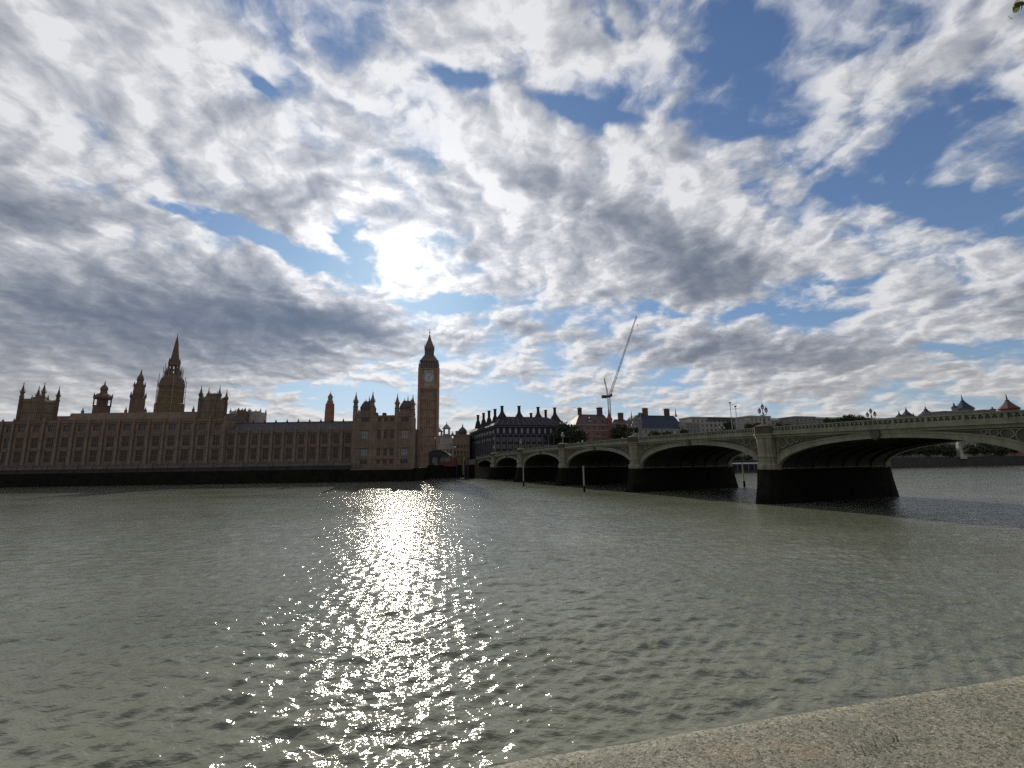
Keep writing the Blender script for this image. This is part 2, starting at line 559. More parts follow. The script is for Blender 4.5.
M['far_wall'] = surf('tide_stained_granite', (0.035, 0.03, 0.027), (0.06, 0.052, 0.046), 0.3, 0.9, 0.6)
M['asphalt'] = surf('asphalt', (0.045, 0.045, 0.047), (0.06, 0.06, 0.062), 0.8, 0.9)
M['paving'] = surf('stone_paving', (0.18, 0.17, 0.155), (0.26, 0.25, 0.23), 0.6, 0.9, block=(1.0, 0.6, 0))
M['iron'] = surf('black_iron', (0.018, 0.020, 0.020), (0.032, 0.034, 0.034), 1.0, 0.5)
M['lamp_glass'] = surf('frosted_lamp_glass', (0.35, 0.36, 0.36), (0.45, 0.46, 0.46), 1.0, 0.2)
M['steel'] = surf('grey_painted_steel', (0.16, 0.17, 0.19), (0.22, 0.23, 0.25), 1.0, 0.5)
M['clock_roof'] = surf('glare_lightened_iron_tiles', (0.12, 0.094, 0.082), (0.17, 0.135, 0.12), 0.5, 0.8, 0.2, spec=0.2)  # glare over the tower top put into a lighter roof colour
M['crane'] = surf('dark_crane_steel', (0.05, 0.055, 0.065), (0.08, 0.085, 0.095), 1.0, 0.7, spec=0.2)
M['scratch'] = surf('scratched_granite', (0.05, 0.047, 0.04), (0.10, 0.095, 0.08), 60.0, 0.9)
M['white'] = surf('white_paint', (0.55, 0.55, 0.53), (0.68, 0.68, 0.66), 1.0, 0.6)
M['clock'] = surf('opal_clock_glass', (0.30, 0.30, 0.32), (0.38, 0.38, 0.40), 1.0, 0.5)
M['gold'] = surf('gilding', (0.22, 0.16, 0.08), (0.30, 0.22, 0.11), 1.0, 0.5, metal=0.3)
M['sheet'] = surf('scaffold_sheeting', (0.10, 0.070, 0.036), (0.15, 0.108, 0.06), 0.5, 0.85, 0.3)
M['orange_sheet'] = surf('orange_scaffold_sheeting', (0.17, 0.085, 0.05), (0.24, 0.12, 0.075), 0.5, 0.85, 0.3)
M['red'] = surf('red_hoarding', (0.10, 0.028, 0.024), (0.17, 0.045, 0.036), 0.7, 0.7, 0.2)
M['ochre'] = surf('ochre_panel', (0.19, 0.11, 0.04), (0.26, 0.16, 0.065), 0.7, 0.7, 0.3)
M['timber'] = surf('weathered_timber', (0.20, 0.18, 0.15), (0.32, 0.29, 0.25), 1.5, 0.9, 0.5)
M['bark'] = surf('bark', (0.05, 0.04, 0.03), (0.09, 0.075, 0.055), 2.0, 0.95, 0.3, 0.5, 10)
M['leaf'] = surf('tree_leaves', (0.020, 0.030, 0.013), (0.050, 0.062, 0.028), 0.9, 0.75)
M['leaf_near'] = surf('plane_leaves', (0.07, 0.085, 0.02), (0.15, 0.13, 0.035), 3.0, 0.6)
M['grass'] = surf('bank_soil_and_grass', (0.05, 0.055, 0.03), (0.09, 0.09, 0.05), 0.05, 0.95)
M['copper'] = surf('green_copper', (0.12, 0.17, 0.13), (0.17, 0.23, 0.18), 0.6, 0.7, 0.3)
# ------------------------------------------------------------------ bridge frame: u metres along it from the far bank, n metres away from us
UD = Vector((0.358, -0.948, 0)); ND = Vector((0.9355, 0.3533, 0))
B0 = Vector((75 - 0.358 * 266.5, 0.948 * 266.5, 0))


def BP(u, n, z=0.0):
    p = B0 + UD * u + ND * n
    return Vector((p.x, p.y, z))


def HT(u):                                   # top of the parapet
    return 13.55 - 2.25 * ((u - 124.5) / 124.5) ** 2


# ------------------------------------------------------------------ the ground
bed = MB().box(-5000, 5000, -300, 9000, -4.2, -4.0).build('ground', M['grass'])
tag(bed, kind='structure')
LAND_Z = 6.0
wl = P(354, 460, 216).x
wallN = P(417, 460, 216).x
far = [BP(0, -6), BP(0, 34), G(760, 471.5), G(960, 466.3), G(1100, 464.0), Vector((2500, 900, 0)), Vector((4500, 1200, 0)),
       Vector((4500, 8500, 0)), Vector((-4500, 8500, 0)), Vector((-4500, 216.3, 0)), Vector((wallN, 216.3, 0)), Vector((wallN, 243, 0))]
tag(MB().prism([(p.x, p.y) for p in far], -4.1, LAND_Z).build('far_bank', M['grass']), kind='structure')

# near bank: the embankment walk we stand on
_a, _b = G(500, 768, 6.9), G(1024, 678, 6.9)
WD = Vector((_b.x - _a.x, _b.y - _a.y, 0)).normalized(); WN = Vector((-WD.y, WD.x, 0))
W0 = Vector((_a.x, _a.y, 0)) + Vector((-WD.y, WD.x, 0)) * 0.022


def WP(s, n, z=0.0):                          # s along the parapet, n towards the river
    p = W0 + WD * s + WN * n
    return Vector((p.x, p.y, z))


nb = [WP(-400, -0.62), WP(78, -0.62), WP(110, 26), WP(420, 110), WP(420, -120), WP(-400, -120)]
tag(MB().prism([(p.x, p.y) for p in nb], -4.1, 5.75).build('near_pavement', M['paving']), kind='structure')


# ------------------------------------------------------------------ granite parapet in the foreground
def granite_material():
    mt, t, b = new_mat('speckled_granite')
    co = t.new('ShaderNodeTexCoord').outputs['Object']
    v1 = t.new('ShaderNodeTexVoronoi'); v1.inputs['Scale'].default_value = 210
    wv = t.vm('ADD', co, t.vm('SCALE', t.noise(co, 120, 2, 0.5, out=1), scale=0.006))
    t.l.new(wv, v1.inputs['Vector'])
    cr = t.new('ShaderNodeValToRGB')
    sepc = t.new('ShaderNodeSeparateColor'); t.l.new(v1.outputs['Color'], sepc.inputs[0])
    t.l.new(sepc.outputs[0], cr.inputs[0])
    e = cr.color_ramp.elements
    e[0].position = 0.0; e[0].color = (0.035, 0.032, 0.028, 1)
    e[1].position = 1.0; e[1].color = (0.34, 0.325, 0.26, 1)
    for pos, c in ((0.14, (0.05, 0.047, 0.04, 1)), (0.2, (0.125, 0.12, 0.095, 1)), (0.5, (0.17, 0.165, 0.128, 1)), (0.8, (0.225, 0.215, 0.17, 1))):
        x = e.new(pos); x.color = c
    n_big = t.noise(co, 9, 5, 0.65)
    n_mid = t.noise(co, 45, 6, 0.7)
    col = t.mix(t.rng(n_mid, 0.3, 0.7, 0.0, 0.75), cr.outputs[0], (0.13, 0.127, 0.098))
    col = t.mix(t.rng(n_big, 0.35, 0.7), t.mix(1.0, col, (0.78, 0.78, 0.76), 'MULTIPLY'), t.mix(1.0, col, (1.12, 1.08, 1.0), 'MULTIPLY'))
    # rusty lichen patch stains and dark pits
    rust = t.rng(t.noise(t.mapping(co, loc=(0.4, 0.1, 0)), 3.2, 4, 0.6), 0.60, 0.74)
    col = t.mix(t.m('MULTIPLY', rust, 0.55), col, (0.36, 0.20, 0.09))
    pit = t.rng(t.noise(co, 85, 3, 0.7), 0.60, 0.68)
    col = t.mix(t.m('MULTIPLY', pit, 0.8), col, (0.035, 0.032, 0.026))
    t.l.new(col, b.inputs['Base Color'])
    b.inputs['Roughness'].default_value = 0.75
    b.inputs['Specular IOR Level'].default_value = 0.35
    h = t.m('ADD', t.m('MULTIPLY', n_mid, 0.8), t.m('MULTIPLY', t.noise(co, 230, 4, 0.7), 0.6))
    h = t.m('SUBTRACT', h, t.m('MULTIPLY', pit, 0.6))
    bp = t.new('ShaderNodeBump'); bp.inputs['Strength'].default_value = 0.9; bp.inputs['Distance'].default_value = 0.006
    t.l.new(h, bp.inputs['Height']); t.l.new(bp.outputs[0], b.inputs['Normal'])
    return mt


def near_parapet():
    root = empty('river_parapet', WP(0, 0, 5.75), 'speckled grey granite parapet wall running across the bottom right corner beside the river', 'wall')
    top = 6.9
    ZX = lambda p: Vector(p)
    # coping: gently weathered top, fine grid so that its edge and surface are uneven
    import mathutils
    for (s0, s1) in ((-160, -1.9), (-1.892, 1.9), (1.908, 78)):
        fine = s1 - s0 < 10
        ns = 420 if fine else 60
        prof = [(0.0, -0.20), (0.0, -0.02), (-0.003, -0.008), (-0.014, 0.0)] + [(-0.05 - 0.0105 * k * 5, 0.002) for k in range(10)] + [(-0.60, 0.0), (-0.615, -0.015), (-0.62, -0.20)]
        vs = []; fs = []
        for i in range(ns + 1):
            s = s0 + (s1 - s0) * i / ns
            for (n, z) in prof:
                j = mathutils.noise.fractal(Vector((s * 6, n * 6, z * 6)), 1.0, 2.0, 4) * 0.0022 if fine else 0
                j2 = mathutils.noise.fractal(Vector((s * 9, 3 + n * 6, z * 6)), 1.0, 2.0, 4) * 0.0018 if fine else 0
                vs.append(WP(s, n + j2, top + z + j))
        q = len(prof)
        for i in range(ns):
            for k in range(q - 1):
                a = i * q + k
                fs.append((a, a + 1, a + q + 1, a + q))
        fs.append(tuple(range(q))[::-1]); fs.append(tuple(range(ns * q, ns * q + q)))
        mb = MB(); mb.add(vs, fs, True)
        mb.build('coping_stone', GRANITE, root)
    mb = MB()
    o = WP(-160, -0.05, -4.0)
    mb.obox(o, WD * 238, -WN * 0.53, Vector((0, 0, top - 0.19 + 4.0)))
    mb.build('wall_face', M['wall_granite'], root)
    # worn scratches cut in the coping
    mb = MB()
    rnd = random.Random(5)
    c = G(878, 745, top)
    c2 = G(985, 718, top)
    for cc, cnt, ln in ((c, 13, 0.042),):
        for k in range(cnt):
            off = (k - cnt / 2) * 0.0085 + rnd.uniform(-.003, .003)
            p = cc + WD * off + WN * rnd.uniform(-0.008, 0.008)
            d = (WN * rnd.uniform(0.5, 1.0) + WD * (rnd.uniform(0.2, 0.6) if cnt > 5 else 2.2)).normalized()
            l = ln * rnd.uniform(0.4, 1.0)
            side = d.cross(Vector((0, 0, 1))) * 0.0008
            a, b_ = p - d * l / 2, p + d * l / 2
            z = top + 0.0036
            mb.add([(a.x - side.x, a.y - side.y, z), (a.x + side.x, a.y + side.y, z), (b_.x + side.x * .4, b_.y + side.y * .4, z), (b_.x - side.x * .4, b_.y - side.y * .4, z),
                    (a.x - side.x, a.y - side.y, z - .006), (a.x + side.x, a.y + side.y, z - .006), (b_.x + side.x * .4, b_.y + side.y * .4, z - .006), (b_.x - side.x * .4, b_.y - side.y * .4, z - .006)],
                   [(0, 1, 2, 3), (0, 4, 5, 1), (1, 5, 6, 2), (2, 6, 7, 3), (3, 7, 4, 0)])
    tag(mb.build('scratch_marks', M['scratch'], root), kind='stuff')


GRANITE = granite_material()
near_parapet()
# ------------------------------------------------------------------ the arched bridge
PIERS = [30.4, 65.3, 103.4, 143.0, 181.1, 216.3]
ENDS = [0.0] + PIERS + [248.0]
WIDTH = 30.0


def solid_strip(mb, us, lo, hi, n0, n1, smooth=False):
    """slab between two height functions, from n0 to n1"""
    vs = []
    for u in us:
        for n, z in ((n0, lo(u)), (n0, hi(u)), (n1, hi(u)), (n1, lo(u))):
            vs.append(BP(u, n, z))
    fs = []
    for i in range(len(us) - 1):
        for k in range(4):
            a = i * 4 + k; b = i * 4 + (k + 1) % 4
            fs.append((a, b, b + 4, a + 4))
    fs.append((3, 2, 1, 0)); e = (len(us) - 1) * 4; fs.append((e, e + 1, e + 2, e + 3))
    mb.add(vs, fs, smooth)


def build_bridge():
    root = empty('arched_bridge', BP(124, 0, 0), 'long pale green road bridge of low iron arches on dark stone piers', 'bridge')
    ru = [i * 248 / 100 for i in range(101)]
    # arches
    for i in range(7):
        a = ENDS[i] + (1.6 if i else 0.8); b = ENDS[i + 1] - (1.6 if i < 6 else 0.8)
        mid, hf = (a + b) / 2, (b - a) / 2
        zs, zc = 5.6, HT(mid) - 2.62
        N = 36
        us = [mid - hf * math.cos(math.pi * k / N) for k in range(N + 1)]
        inn = lambda u: zs + (zc - zs) * math.sqrt(max(0, 1 - ((u - mid) / hf) ** 2)) ** 0.92
        out = lambda u: min(inn(u) + 0.78 + 0.55 * abs((u - mid) / hf) ** 3, HT(u) - 1.86)
        for side in (0, 1):
            nf = (lambda x: x) if side == 0 else (lambda x: WIDTH - x)
            mb = MB(); solid_strip(mb, us, inn, out, nf(0.45), nf(1.3))
            rib = mb.build('arch_rib', M['paint_green'], root)
            mb = MB()
            # moulding line on the rib
            solid_strip(mb, us, lambda u: out(u) - 0.16, lambda u: out(u) + 0.04, nf(0.33), nf(0.45))
            mb.build('rib_moulding', M['paint_green'], rib)
            mb = MB()
            solid_strip(mb, us, lambda u: out(u) + 0.002, lambda u: HT(u) - 1.8, nf(0.82), nf(1.2))
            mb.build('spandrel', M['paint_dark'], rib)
            for sgn in (-1, 1):
                mb = MB()
                pe = mid + sgn * hf
                for k, (du, rr) in enumerate(((1.25, 0.85), (2.75, 0.58), (3.85, 0.40), (4.7, 0.27))):
                    u = pe - sgn * du
                    zt = HT(u) - 1.95
                    zb = out(u)
                    r_ = min(rr, (zt - zb) / 2)
                    if r_ < 0.12: continue
                    c = zt - r_
                    for q in range(14):
                        t0, t1 = 2 * math.pi * q / 14, 2 * math.pi * (q + 1) / 14
                        mb.rod(BP(u + r_ * math.cos(t0), nf(0.72), c + r_ * math.sin(t0)), BP(u + r_ * math.cos(t1), nf(0.72), c + r_ * math.sin(t1)), 0.09, 4)
                # framing fillets
                mb.rod(BP(pe - sgn * 0.18, nf(0.74), zs + 2), BP(pe - sgn * 0.18, nf(0.74), HT(pe) - 1.9), 0.13, 4)
                mb.rod(BP(pe - sgn * 0.2, nf(0.74), HT(pe) - 1.98), BP(mid + sgn * hf * 0.35, nf(0.74), HT(mid + sgn * hf * .35) - 1.98), 0.10, 4)
                mb.build('spandrel_tracery', M['paint_green'], rib)
            # shield on the crown
            mb = MB()
            sh = [(-.62, .55), (.62, .55), (.62, -.1), (.35, -.55), (0, -.85), (-.35, -.55), (-.62, -.1)]
            z0 = HT(mid) - 2.05
            A = [BP(mid + x, nf(0.05), z0 + z) for x, z in sh]; Bk = [BP(mid + x, nf(0.44), z0 + z) for x, z in sh]
            n_ = len(sh)
            mb.add(A + Bk, [tuple(range(n_)), tuple(range(n_, 2 * n_))[::-1]] + [(k, n_ + k, n_ + (k + 1) % n_, (k + 1) % n_) for k in range(n_)])
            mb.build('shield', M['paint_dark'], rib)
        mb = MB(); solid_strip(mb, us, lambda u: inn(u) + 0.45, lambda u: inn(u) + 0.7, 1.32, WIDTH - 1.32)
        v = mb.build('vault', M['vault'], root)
        mb = MB()
        for k in range(1, 7):
            n = 1.3 + (WIDTH - 2.6) * k / 7
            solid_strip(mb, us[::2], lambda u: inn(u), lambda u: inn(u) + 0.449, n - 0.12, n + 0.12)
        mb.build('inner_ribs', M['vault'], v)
    # piers
    for i, u in enumerate(PIERS):
        mb = MB()
        def ring(hw, ext, z):
            pts = []
            for n, sgn in ((0.0, 1), (WIDTH, -1)):
                seq = [(-hw, n + 0.3 * sgn), (-hw * 0.75, n - (ext * 0.62) * sgn), (0, n - ext * sgn), (hw * 0.75, n - (ext * 0.62) * sgn), (hw, n + 0.3 * sgn)]
                pts += seq if sgn == 1 else [(-a_, b_) for a_, b_ in seq]
            return [BP(u + a_, b_, z) for a_, b_ in pts]
        levels = [(1.95, 4.6, -4.2), (1.8, 3.4, 0.0), (1.68, 2.3, 3.0), (1.62, 1.8, 5.3), (1.58, 1.5, 5.75)]
        vs = []; n_ = 10
        for hw, ext, z in levels: vs += ring(hw, ext, z)
        fs = [tuple(range(n_))[::-1], tuple(range(n_ * (len(levels) - 1), n_ * len(levels)))]
        for j in range(len(levels) - 1):
            for k in range(n_):
                a_, b_ = j * n_ + k, j * n_ + (k + 1) % n_
                fs.append((a_, b_, b_ + n_, a_ + n_))
        mb.add(vs, fs)
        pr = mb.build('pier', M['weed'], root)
        mb = MB()
        mb.obox(BP(u - 1.45, 0.9, 5.7), UD * 2.9, ND * (WIDTH - 1.8), Vector((0, 0, HT(u) - 1.2 - 5.7)))
        mb.build('pier_core', M['pier_stone'], pr)
        for n in (0.35, WIDTH - 0.35):
            c = BP(u, n)
            h = HT(u)
            mb = MB()
            rot = math.atan2(ND.y, ND.x) + math.pi / 8
            mb.lathe(c.x, c.y, [(1.95, 5.74), (1.95, 6.5), (1.62, 6.9), (1.62, 7.75), (1.80, 7.85), (1.80, 8.15), (1.58, 8.3), (1.58, h - 2.1), (1.75, h - 1.95), (1.75, h - 1.6),
                                (1.95, h - 1.45), (1.95, h - 1.2)], 8, rot)
            mb.build('turret_shaft', M['pier_stone'], pr)
            mb = MB()
            mb.lathe(c.x, c.y, [(1.78, h - 1.2), (1.78, h - 0.1), (1.86, h), (1.86, h + 0.12), (0.9, h + 0.44), (0.45, h + 0.5)], 8, rot)
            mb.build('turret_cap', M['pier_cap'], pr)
    # abutments
    for u0_, u1_ in ((-14, 0.4), (247.6, 262)):
        mb = MB(); mb.obox(BP(u0_, -0.4, -4.1), UD * (u1_ - u0_), ND * (WIDTH + 0.8), Vector((0, 0, 4.1 + HT(min(max(0, u0_ + 6), 248)) - 1.25)))
        mb.build('abutment', M['wall_granite'], root)
    # cornice, deck, parapet
    for side in (0, 1):
        nf = (lambda x: x) if side == 0 else (lambda x: WIDTH - x)
        mb = MB()
        solid_strip(mb, ru, lambda u: HT(u) - 1.84, lambda u: HT(u) - 1.42, nf(0.30), nf(1.3))
        solid_strip(mb, ru, lambda u: HT(u) - 1.418, lambda u: HT(u) - 1.12, nf(-0.12), nf(1.3))
        mb.build('cornice', M['paint_green'], root)
        mb = MB()
        solid_strip(mb, ru, lambda u: HT(u) - 0.17, lambda u: HT(u), nf(-0.06), nf(0.46))
        solid_strip(mb, ru, lambda u: HT(u) - 1.118, lambda u: HT(u) - 0.86, nf(0.04), nf(0.30))
        u = 0.3
        while u < 247.6:
            h = HT(u)
            if int(round(u / 0.62)) % 6 == 0: mb.obox(BP(u - .15, nf(0.0), h - 0.87), UD * .3, ND * (0.3 if side == 0 else -0.3), Vector((0, 0, 0.71)))
            u += 0.62
        solid_strip(mb, ru, lambda u: HT(u) - 0.861, lambda u: HT(u) - 0.169, nf(0.11), nf(0.23))
        pp_ = mb.build('parapet', M['paint_green'], root)
        mb = MB(); u = 0.61
        while u < 247.4:                       # flat dark discs: shade of pierced trefoils put into their colour
            h = HT(u) - 0.5
            for du, dz_ in ((0, .13), (-.13, -.09), (.13, -.09)):
                c = [BP(u + du + .13 * math.cos(t * math.pi / 3), nf(0.105), h + dz_ + .15 * math.sin(t * math.pi / 3)) for t in range(6)]
                mb.add(c, [tuple(range(6))])
            u += 0.62
        tag(mb.build('trefoil_shade', M['vault'], pp_), kind='stuff')
    mb = MB(); solid_strip(mb, ru, lambda u: HT(u) - 1.75, lambda u: HT(u) - 1.25, 1.301, WIDTH - 1.301)
    mb.build('deck', M['asphalt'], root)
    mb = MB()
    solid_strip(mb, ru, lambda u: HT(u) - 1.248, lambda u: HT(u) - 1.13, 1.302, 5.2)
    solid_strip(mb, ru, lambda u: HT(u) - 1.248, lambda u: HT(u) - 1.13, WIDTH - 5.2, WIDTH - 1.302)
    mb.build('footway', M['paving'], root)
    mb = MB()
    for k in range(60):
        u = 2 + k * 4.1
        solid_strip(mb, [u, u + 2], lambda u: HT(u) - 1.247, lambda u: HT(u) - 1.243, WIDTH / 2 - 0.07, WIDTH / 2 + 0.07)
    mb.build('lane_markings', M['white'], root)
    return root


build_bridge()


def make_bridge_lamp():
    r = empty('street_lamp', (0, 0, 0), 'x', 'lamp')
    mb = MB()
    mb.lathe(0, 0, [(0.42, 0), (0.42, 0.25), (0.26, 0.4), (0.22, 0.9), (0.28, 1.0), (0.13, 1.15), (0.10, 2.3), (0.16, 2.4), (0.08, 2.5), (0.07, 3.05), (0.12, 3.1)], 8)
    for sg in (-1, 1):
        pts = [(0, 1.95), (0.30, 1.85), (0.62, 1.95), (0.78, 2.15), (0.78, 2.35)]
        for a, b in zip(pts, pts[1:]):
            mb.rod((sg * a[0], 0, a[1]), (sg * b[0], 0, b[1]), 0.055, 5)
        mb.rod((0, 0, 2.35), (sg * 0.5, 0, 1.9), 0.035, 4)
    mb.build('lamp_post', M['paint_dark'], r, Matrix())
    for (x, z) in ((-0.78, 2.35), (0.78, 2.35), (0, 3.1)):
        mb = MB()
        mb.lathe(x, 0, [(0.12, z), (0.25, z + 0.12), (0.29, z + 0.62)], 8)
        ln = mb.build('lantern', M['lamp_glass'], r, Matrix())
        mb = MB()
        mb.lathe(x, 0, [(0.31, z + 0.62), (0.33, z + 0.68), (0.16, z + 0.92), (0.09, z + 0.98), (0.09, z + 1.08), (0.02, z + 1.2)], 8)
        mb.rod((x, 0, z + 1.15), (x, 0, z + 1.32), 0.02, 4)
        for k in range(8):
            t = 2 * math.pi * k / 8 + math.pi / 8
            mb.rod((x + 0.255 * math.cos(t), 0.255 * math.sin(t), z + 0.12), (x + 0.297 * math.cos(t), 0.297 * math.sin(t), z + 0.62), 0.018, 4)
        mb.build('lantern_cap', M['iron'], ln, Matrix())
    return r


ordn = ['sixth', 'fifth', 'fourth', 'third', 'second', 'first']
proto = make_bridge_lamp()
BR = math.atan2(UD.y, UD.x)
first = True
for side in (0, 1):
    for i, u in enumerate(PIERS):
        o = proto if first else copy_tree(proto)
        first = False
        o.location = BP(u, 0.35 if side == 0 else WIDTH - 0.35, HT(u) + 0.48)
        o.rotation_euler = (0, 0, BR)
        o.scale = (.88, .88, .88)
        nth = ['pier nearest the far bank', 'second pier from the far bank', 'third pier from the far bank', 'fourth pier from the far bank', 'large nearest pier fully in view', 'pier beyond the right edge'][i]
        tag(o, 'three-lantern iron lamp on the %s side parapet above the %s' % ('near' if side == 0 else 'far', nth), 'lamp', 'three-lantern lamps along the bridge')
# ------------------------------------------------------------------ riverside palace
FY = 226.0        # river front
def zat(px, py, Y=FY): return P(px, py, Y).z
def xat(px, py, Y=FY): return P(px, py, Y).x


def battlement(mb, x0, x1, y0, y1, z, h=0.9, w=1.1, t=0.45):
    """crenellated parapet along the front edge (y0) from x0 to x1"""
    mb.box(x0, x1, y0, y0 + t, z, z + h * 0.45)
    x = x0
    while x < x1 - w * 0.5:
        mb.box(x, min(x + w * 0.55, x1), y0 + 0.01, y0 + t - 0.01, z + h * 0.45 - 0.01, z + h)
        x += w


def turret(mb, x, y, z0, z1, r, n=8):
    """octagonal stair turret with a crocketed cap; z1 = tip of the finial"""
    H = z1 - z0
    cap = min(5.2, H * 0.42)
    zc = z1 - cap
    mb.lathe(x, y, [(r, z0), (r, zc - 2.6), (r * 1.15, zc - 2.4), (r * 1.15, zc - 2.1), (r * 0.86, zc - 1.9), (r * 0.86, zc - 0.4), (r * 1.2, zc - 0.15), (r * 1.2, zc + 0.15),
                    (r * 0.80, zc + 0.2), (r * 0.72, zc + cap * 0.22), (r * 0.42, zc + cap * 0.48), (r * 0.16, zc + cap * 0.74), (0.10, zc + cap * 0.82)], n)
    mb.sphere((x, y, zc + cap * 0.84), 0.26, 6, 4)
    mb.rod((x, y, zc + cap * 0.84), (x, y, z1), 0.06, 4)
    for k in range(n):                               # little gablets round the cap
        a = math.pi / n + 2 * math.pi * k / n
        px_, py_ = x + r * 1.08 * math.cos(a), y + r * 1.08 * math.sin(a)
        mb.lathe(px_, py_, [(0.13, zc - 0.2), (0.10, zc + 0.5), (0.02, zc + 1.25)], 4)
        for j in range(1, 4):
            q = r * (0.82 - 0.22 * j)
            if q > 0.12: mb.lathe(x + q * math.cos(a), y + q * math.sin(a), [(0.12, zc + cap * 0.17 * j), (0.02, zc + cap * 0.17 * j + 0.35)], 4)


def pinnacle(mb, x, y, z0, z1, r=0.42):
    h = z1 - z0
    mb.box(x - r, x + r, y - r, y + r, z0, z0 + h * 0.42)
    mb.lathe(x, y, [(r * 1.5, z0 + h * 0.42), (r * 1.3, z0 + h * 0.48), (r * 0.7, z0 + h * 0.62), (0.08, z0 + h)], 4)


rooftag = random.Random(11)
PAL = empty('riverside_palace', (xat(180, 460), FY, LAND_Z), 'long brown gothic palace front with pinnacles and paired towers along the far river wall', 'palace')

ROWS = {  # bottom, top of each storey's window, measured at the middle of the front
    'ground': (7.6, 9.6), 'main': (11.3, 16.6), 'upper': (18.4, 23.3), 'third': (26.2, 29.3)}


def window_mesh(w, h, glass_mat='palace_glass', lights=3):
    """stone frame with mullions and transom; glass is a child mesh"""
    f = MB()
    f.box(-w / 2, -w / 2 + 0.22, -0.25, 0.0, 0, h); f.box(w / 2 - 0.22, w / 2, -0.25, 0.0, 0, h)
    f.box(-w / 2, w / 2, -0.24, 0.0, h - 0.25, h - 0.002); f.box(-w / 2 - 0.1, w / 2 + 0.1, -0.45, 0.0, -0.22, 0.0)
    for k in range(1, lights):
        x = -w / 2 + w * k / lights
        f.box(x - 0.09, x + 0.09, -0.2, 0.0, 0, h - 0.25)
    if h > 3:
        f.box(-w / 2 + 0.22, w / 2 - 0.22, -0.21, 0.0, h * 0.46, h * 0.46 + 0.18)
    for k in range(lights):                                   # arched heads of the lights
        x = -w / 2 + w * (k + 0.5) / lights; q = w / lights / 2
        f.add([(x - q, -0.18, h - 0.25), (x - q, -0.18, h - 0.95), (x - q * 0.1, -0.18, h - 0.26)], [(0, 1, 2)])
        f.add([(x + q, -0.18, h - 0.25), (x + q * 0.1, -0.18, h - 0.26), (x + q, -0.18, h - 0.95)], [(0, 1, 2)])
    g = MB().box(-w / 2 + 0.02, w / 2 - 0.02, -0.06, -0.02, 0.02, h - 0.02)
    return f.mesh('window', M['stone']), g.mesh('window_glass', M[glass_mat])


def put_window(mf, mg, x, y, z, parent):
    w = inst('window', mf, (x, y, z), parent)
    g = inst('glass', mg, (x, y, z), w)
    return w


win_count = [0]
WM = {}


def facade(x0, x1, ztop, nb, rows, Y=FY, pin=2.0, visible=True, butt=True, bay_w=None):
    """one range of the river front: recessed wall between stone bands and pier strips"""
    tw = (x1 - x0) / nb
    ww = tw * 0.47 if bay_w is None else bay_w
    mb = MB()
    mb.box(x0, x1, Y + 0.55, Y + 22, 5.9, ztop - 0.01)
    wall = mb.build('wall', M['stone'], PAL)
    fr = MB()
    zs = [5.9]
    for r in rows: zs += [ROWS[r][0], ROWS[r][1]]
    zs.append(ztop)
    for k in range(0, len(zs), 2):
        fr.box(x0, x1, Y, Y + 0.548, zs[k], zs[k + 1])
        if k > 0: fr.box(x0, x1, Y - 0.22, Y + 0.002, zs[k] + 0.15, zs[k] + 0.42)
        if zs[k + 1] - zs[k] > 1.2:                            # blind tracery panels: upright ribs
            n = int((x1 - x0) / 0.9)
            for q in range(n):
                xx = x0 + (q + 0.5) * (x1 - x0) / n
                fr.box(xx - 0.09, xx + 0.09, Y - 0.12, Y + 0.003, zs[k] + 0.5, zs[k + 1] - 0.2)
    fr.box(x0, x1, Y - 0.4, Y + 0.003, ztop - 0.5, ztop - 0.1)
    for r in rows:
        a, b = ROWS[r]
        for k in range(nb + 1):
            c = x0 + k * tw
            lo, hi = max(x0, c - (tw - ww) / 2), min(x1, c + (tw - ww) / 2)
            fr.box(lo, hi, Y + 0.002, Y + 0.549, a - 0.01, b + 0.01)
    fr.build('tracery_panels', M['stone'], wall)
    mb = MB(); battlement(mb, x0, x1, Y - 0.1, 0, ztop, 1.1, 1.0)
    mb.build('parapet', M['stone'], PAL)
    # windows
    gm = MB(); gg = MB()
    for r in rows:
        a, b = ROWS[r]
        key = (round(ww, 2), r)
        if key not in WM: WM[key] = window_mesh(ww, b - a)
        for k in range(nb):
            xc = x0 + (k + 0.5) * tw
            if visible and r in ('main', 'upper'):
                put_window(WM[key][0], WM[key][1], xc, Y + 0.55, a, PAL); win_count[0] += 1
            else:
                vs = [tuple(v.co) for v in WM[key][0].vertices]; fs = [tuple(p.vertices) for p in WM[key][0].polygons]
                gm.add([(v[0] + xc, v[1] + Y + 0.55, v[2] + a) for v in vs], fs)
                vs = [tuple(v.co) for v in WM[key][1].vertices]; fs = [tuple(p.vertices) for p in WM[key][1].polygons]
                gg.add([(v[0] + xc, v[1] + Y + 0.55, v[2] + a) for v in vs], fs)
    if gm.v:
        w = gm.build('window_rows', M['stone'], PAL); tag(w, kind='stuff')
        g = gg.build('glass', M['glass'], w); tag(g, kind='stuff')
    # buttresses with pinnacles
    if butt:
        key = ('butt', round(ztop, 1), pin)
        if key not in WM:
            b = MB()
            b.box(-0.75, 0.75, -1.1, 0.0, 5.9, 9.9); b.lathe(0, -0.5, [(0.72, 9.9), (0.72, 10.3), (0.58, 10.6), (0.58, 17.2), (0.68, 17.4), (0.68, 17.8), (0.52, 18.1), (0.52, ztop + 0.1), (0.62, ztop + 0.2), (0.62, ztop + 0.4)], 8)
            pinnacle(b, 0, -0.5, ztop + 0.4, ztop + 0.4 + pin, 0.36)
            WM[key] = b.mesh('buttress', M['stone_pale'])
        for k in range(nb + 1):
            inst('buttress', WM[key], (x0 + k * tw, Y, 0), PAL)
    return wall


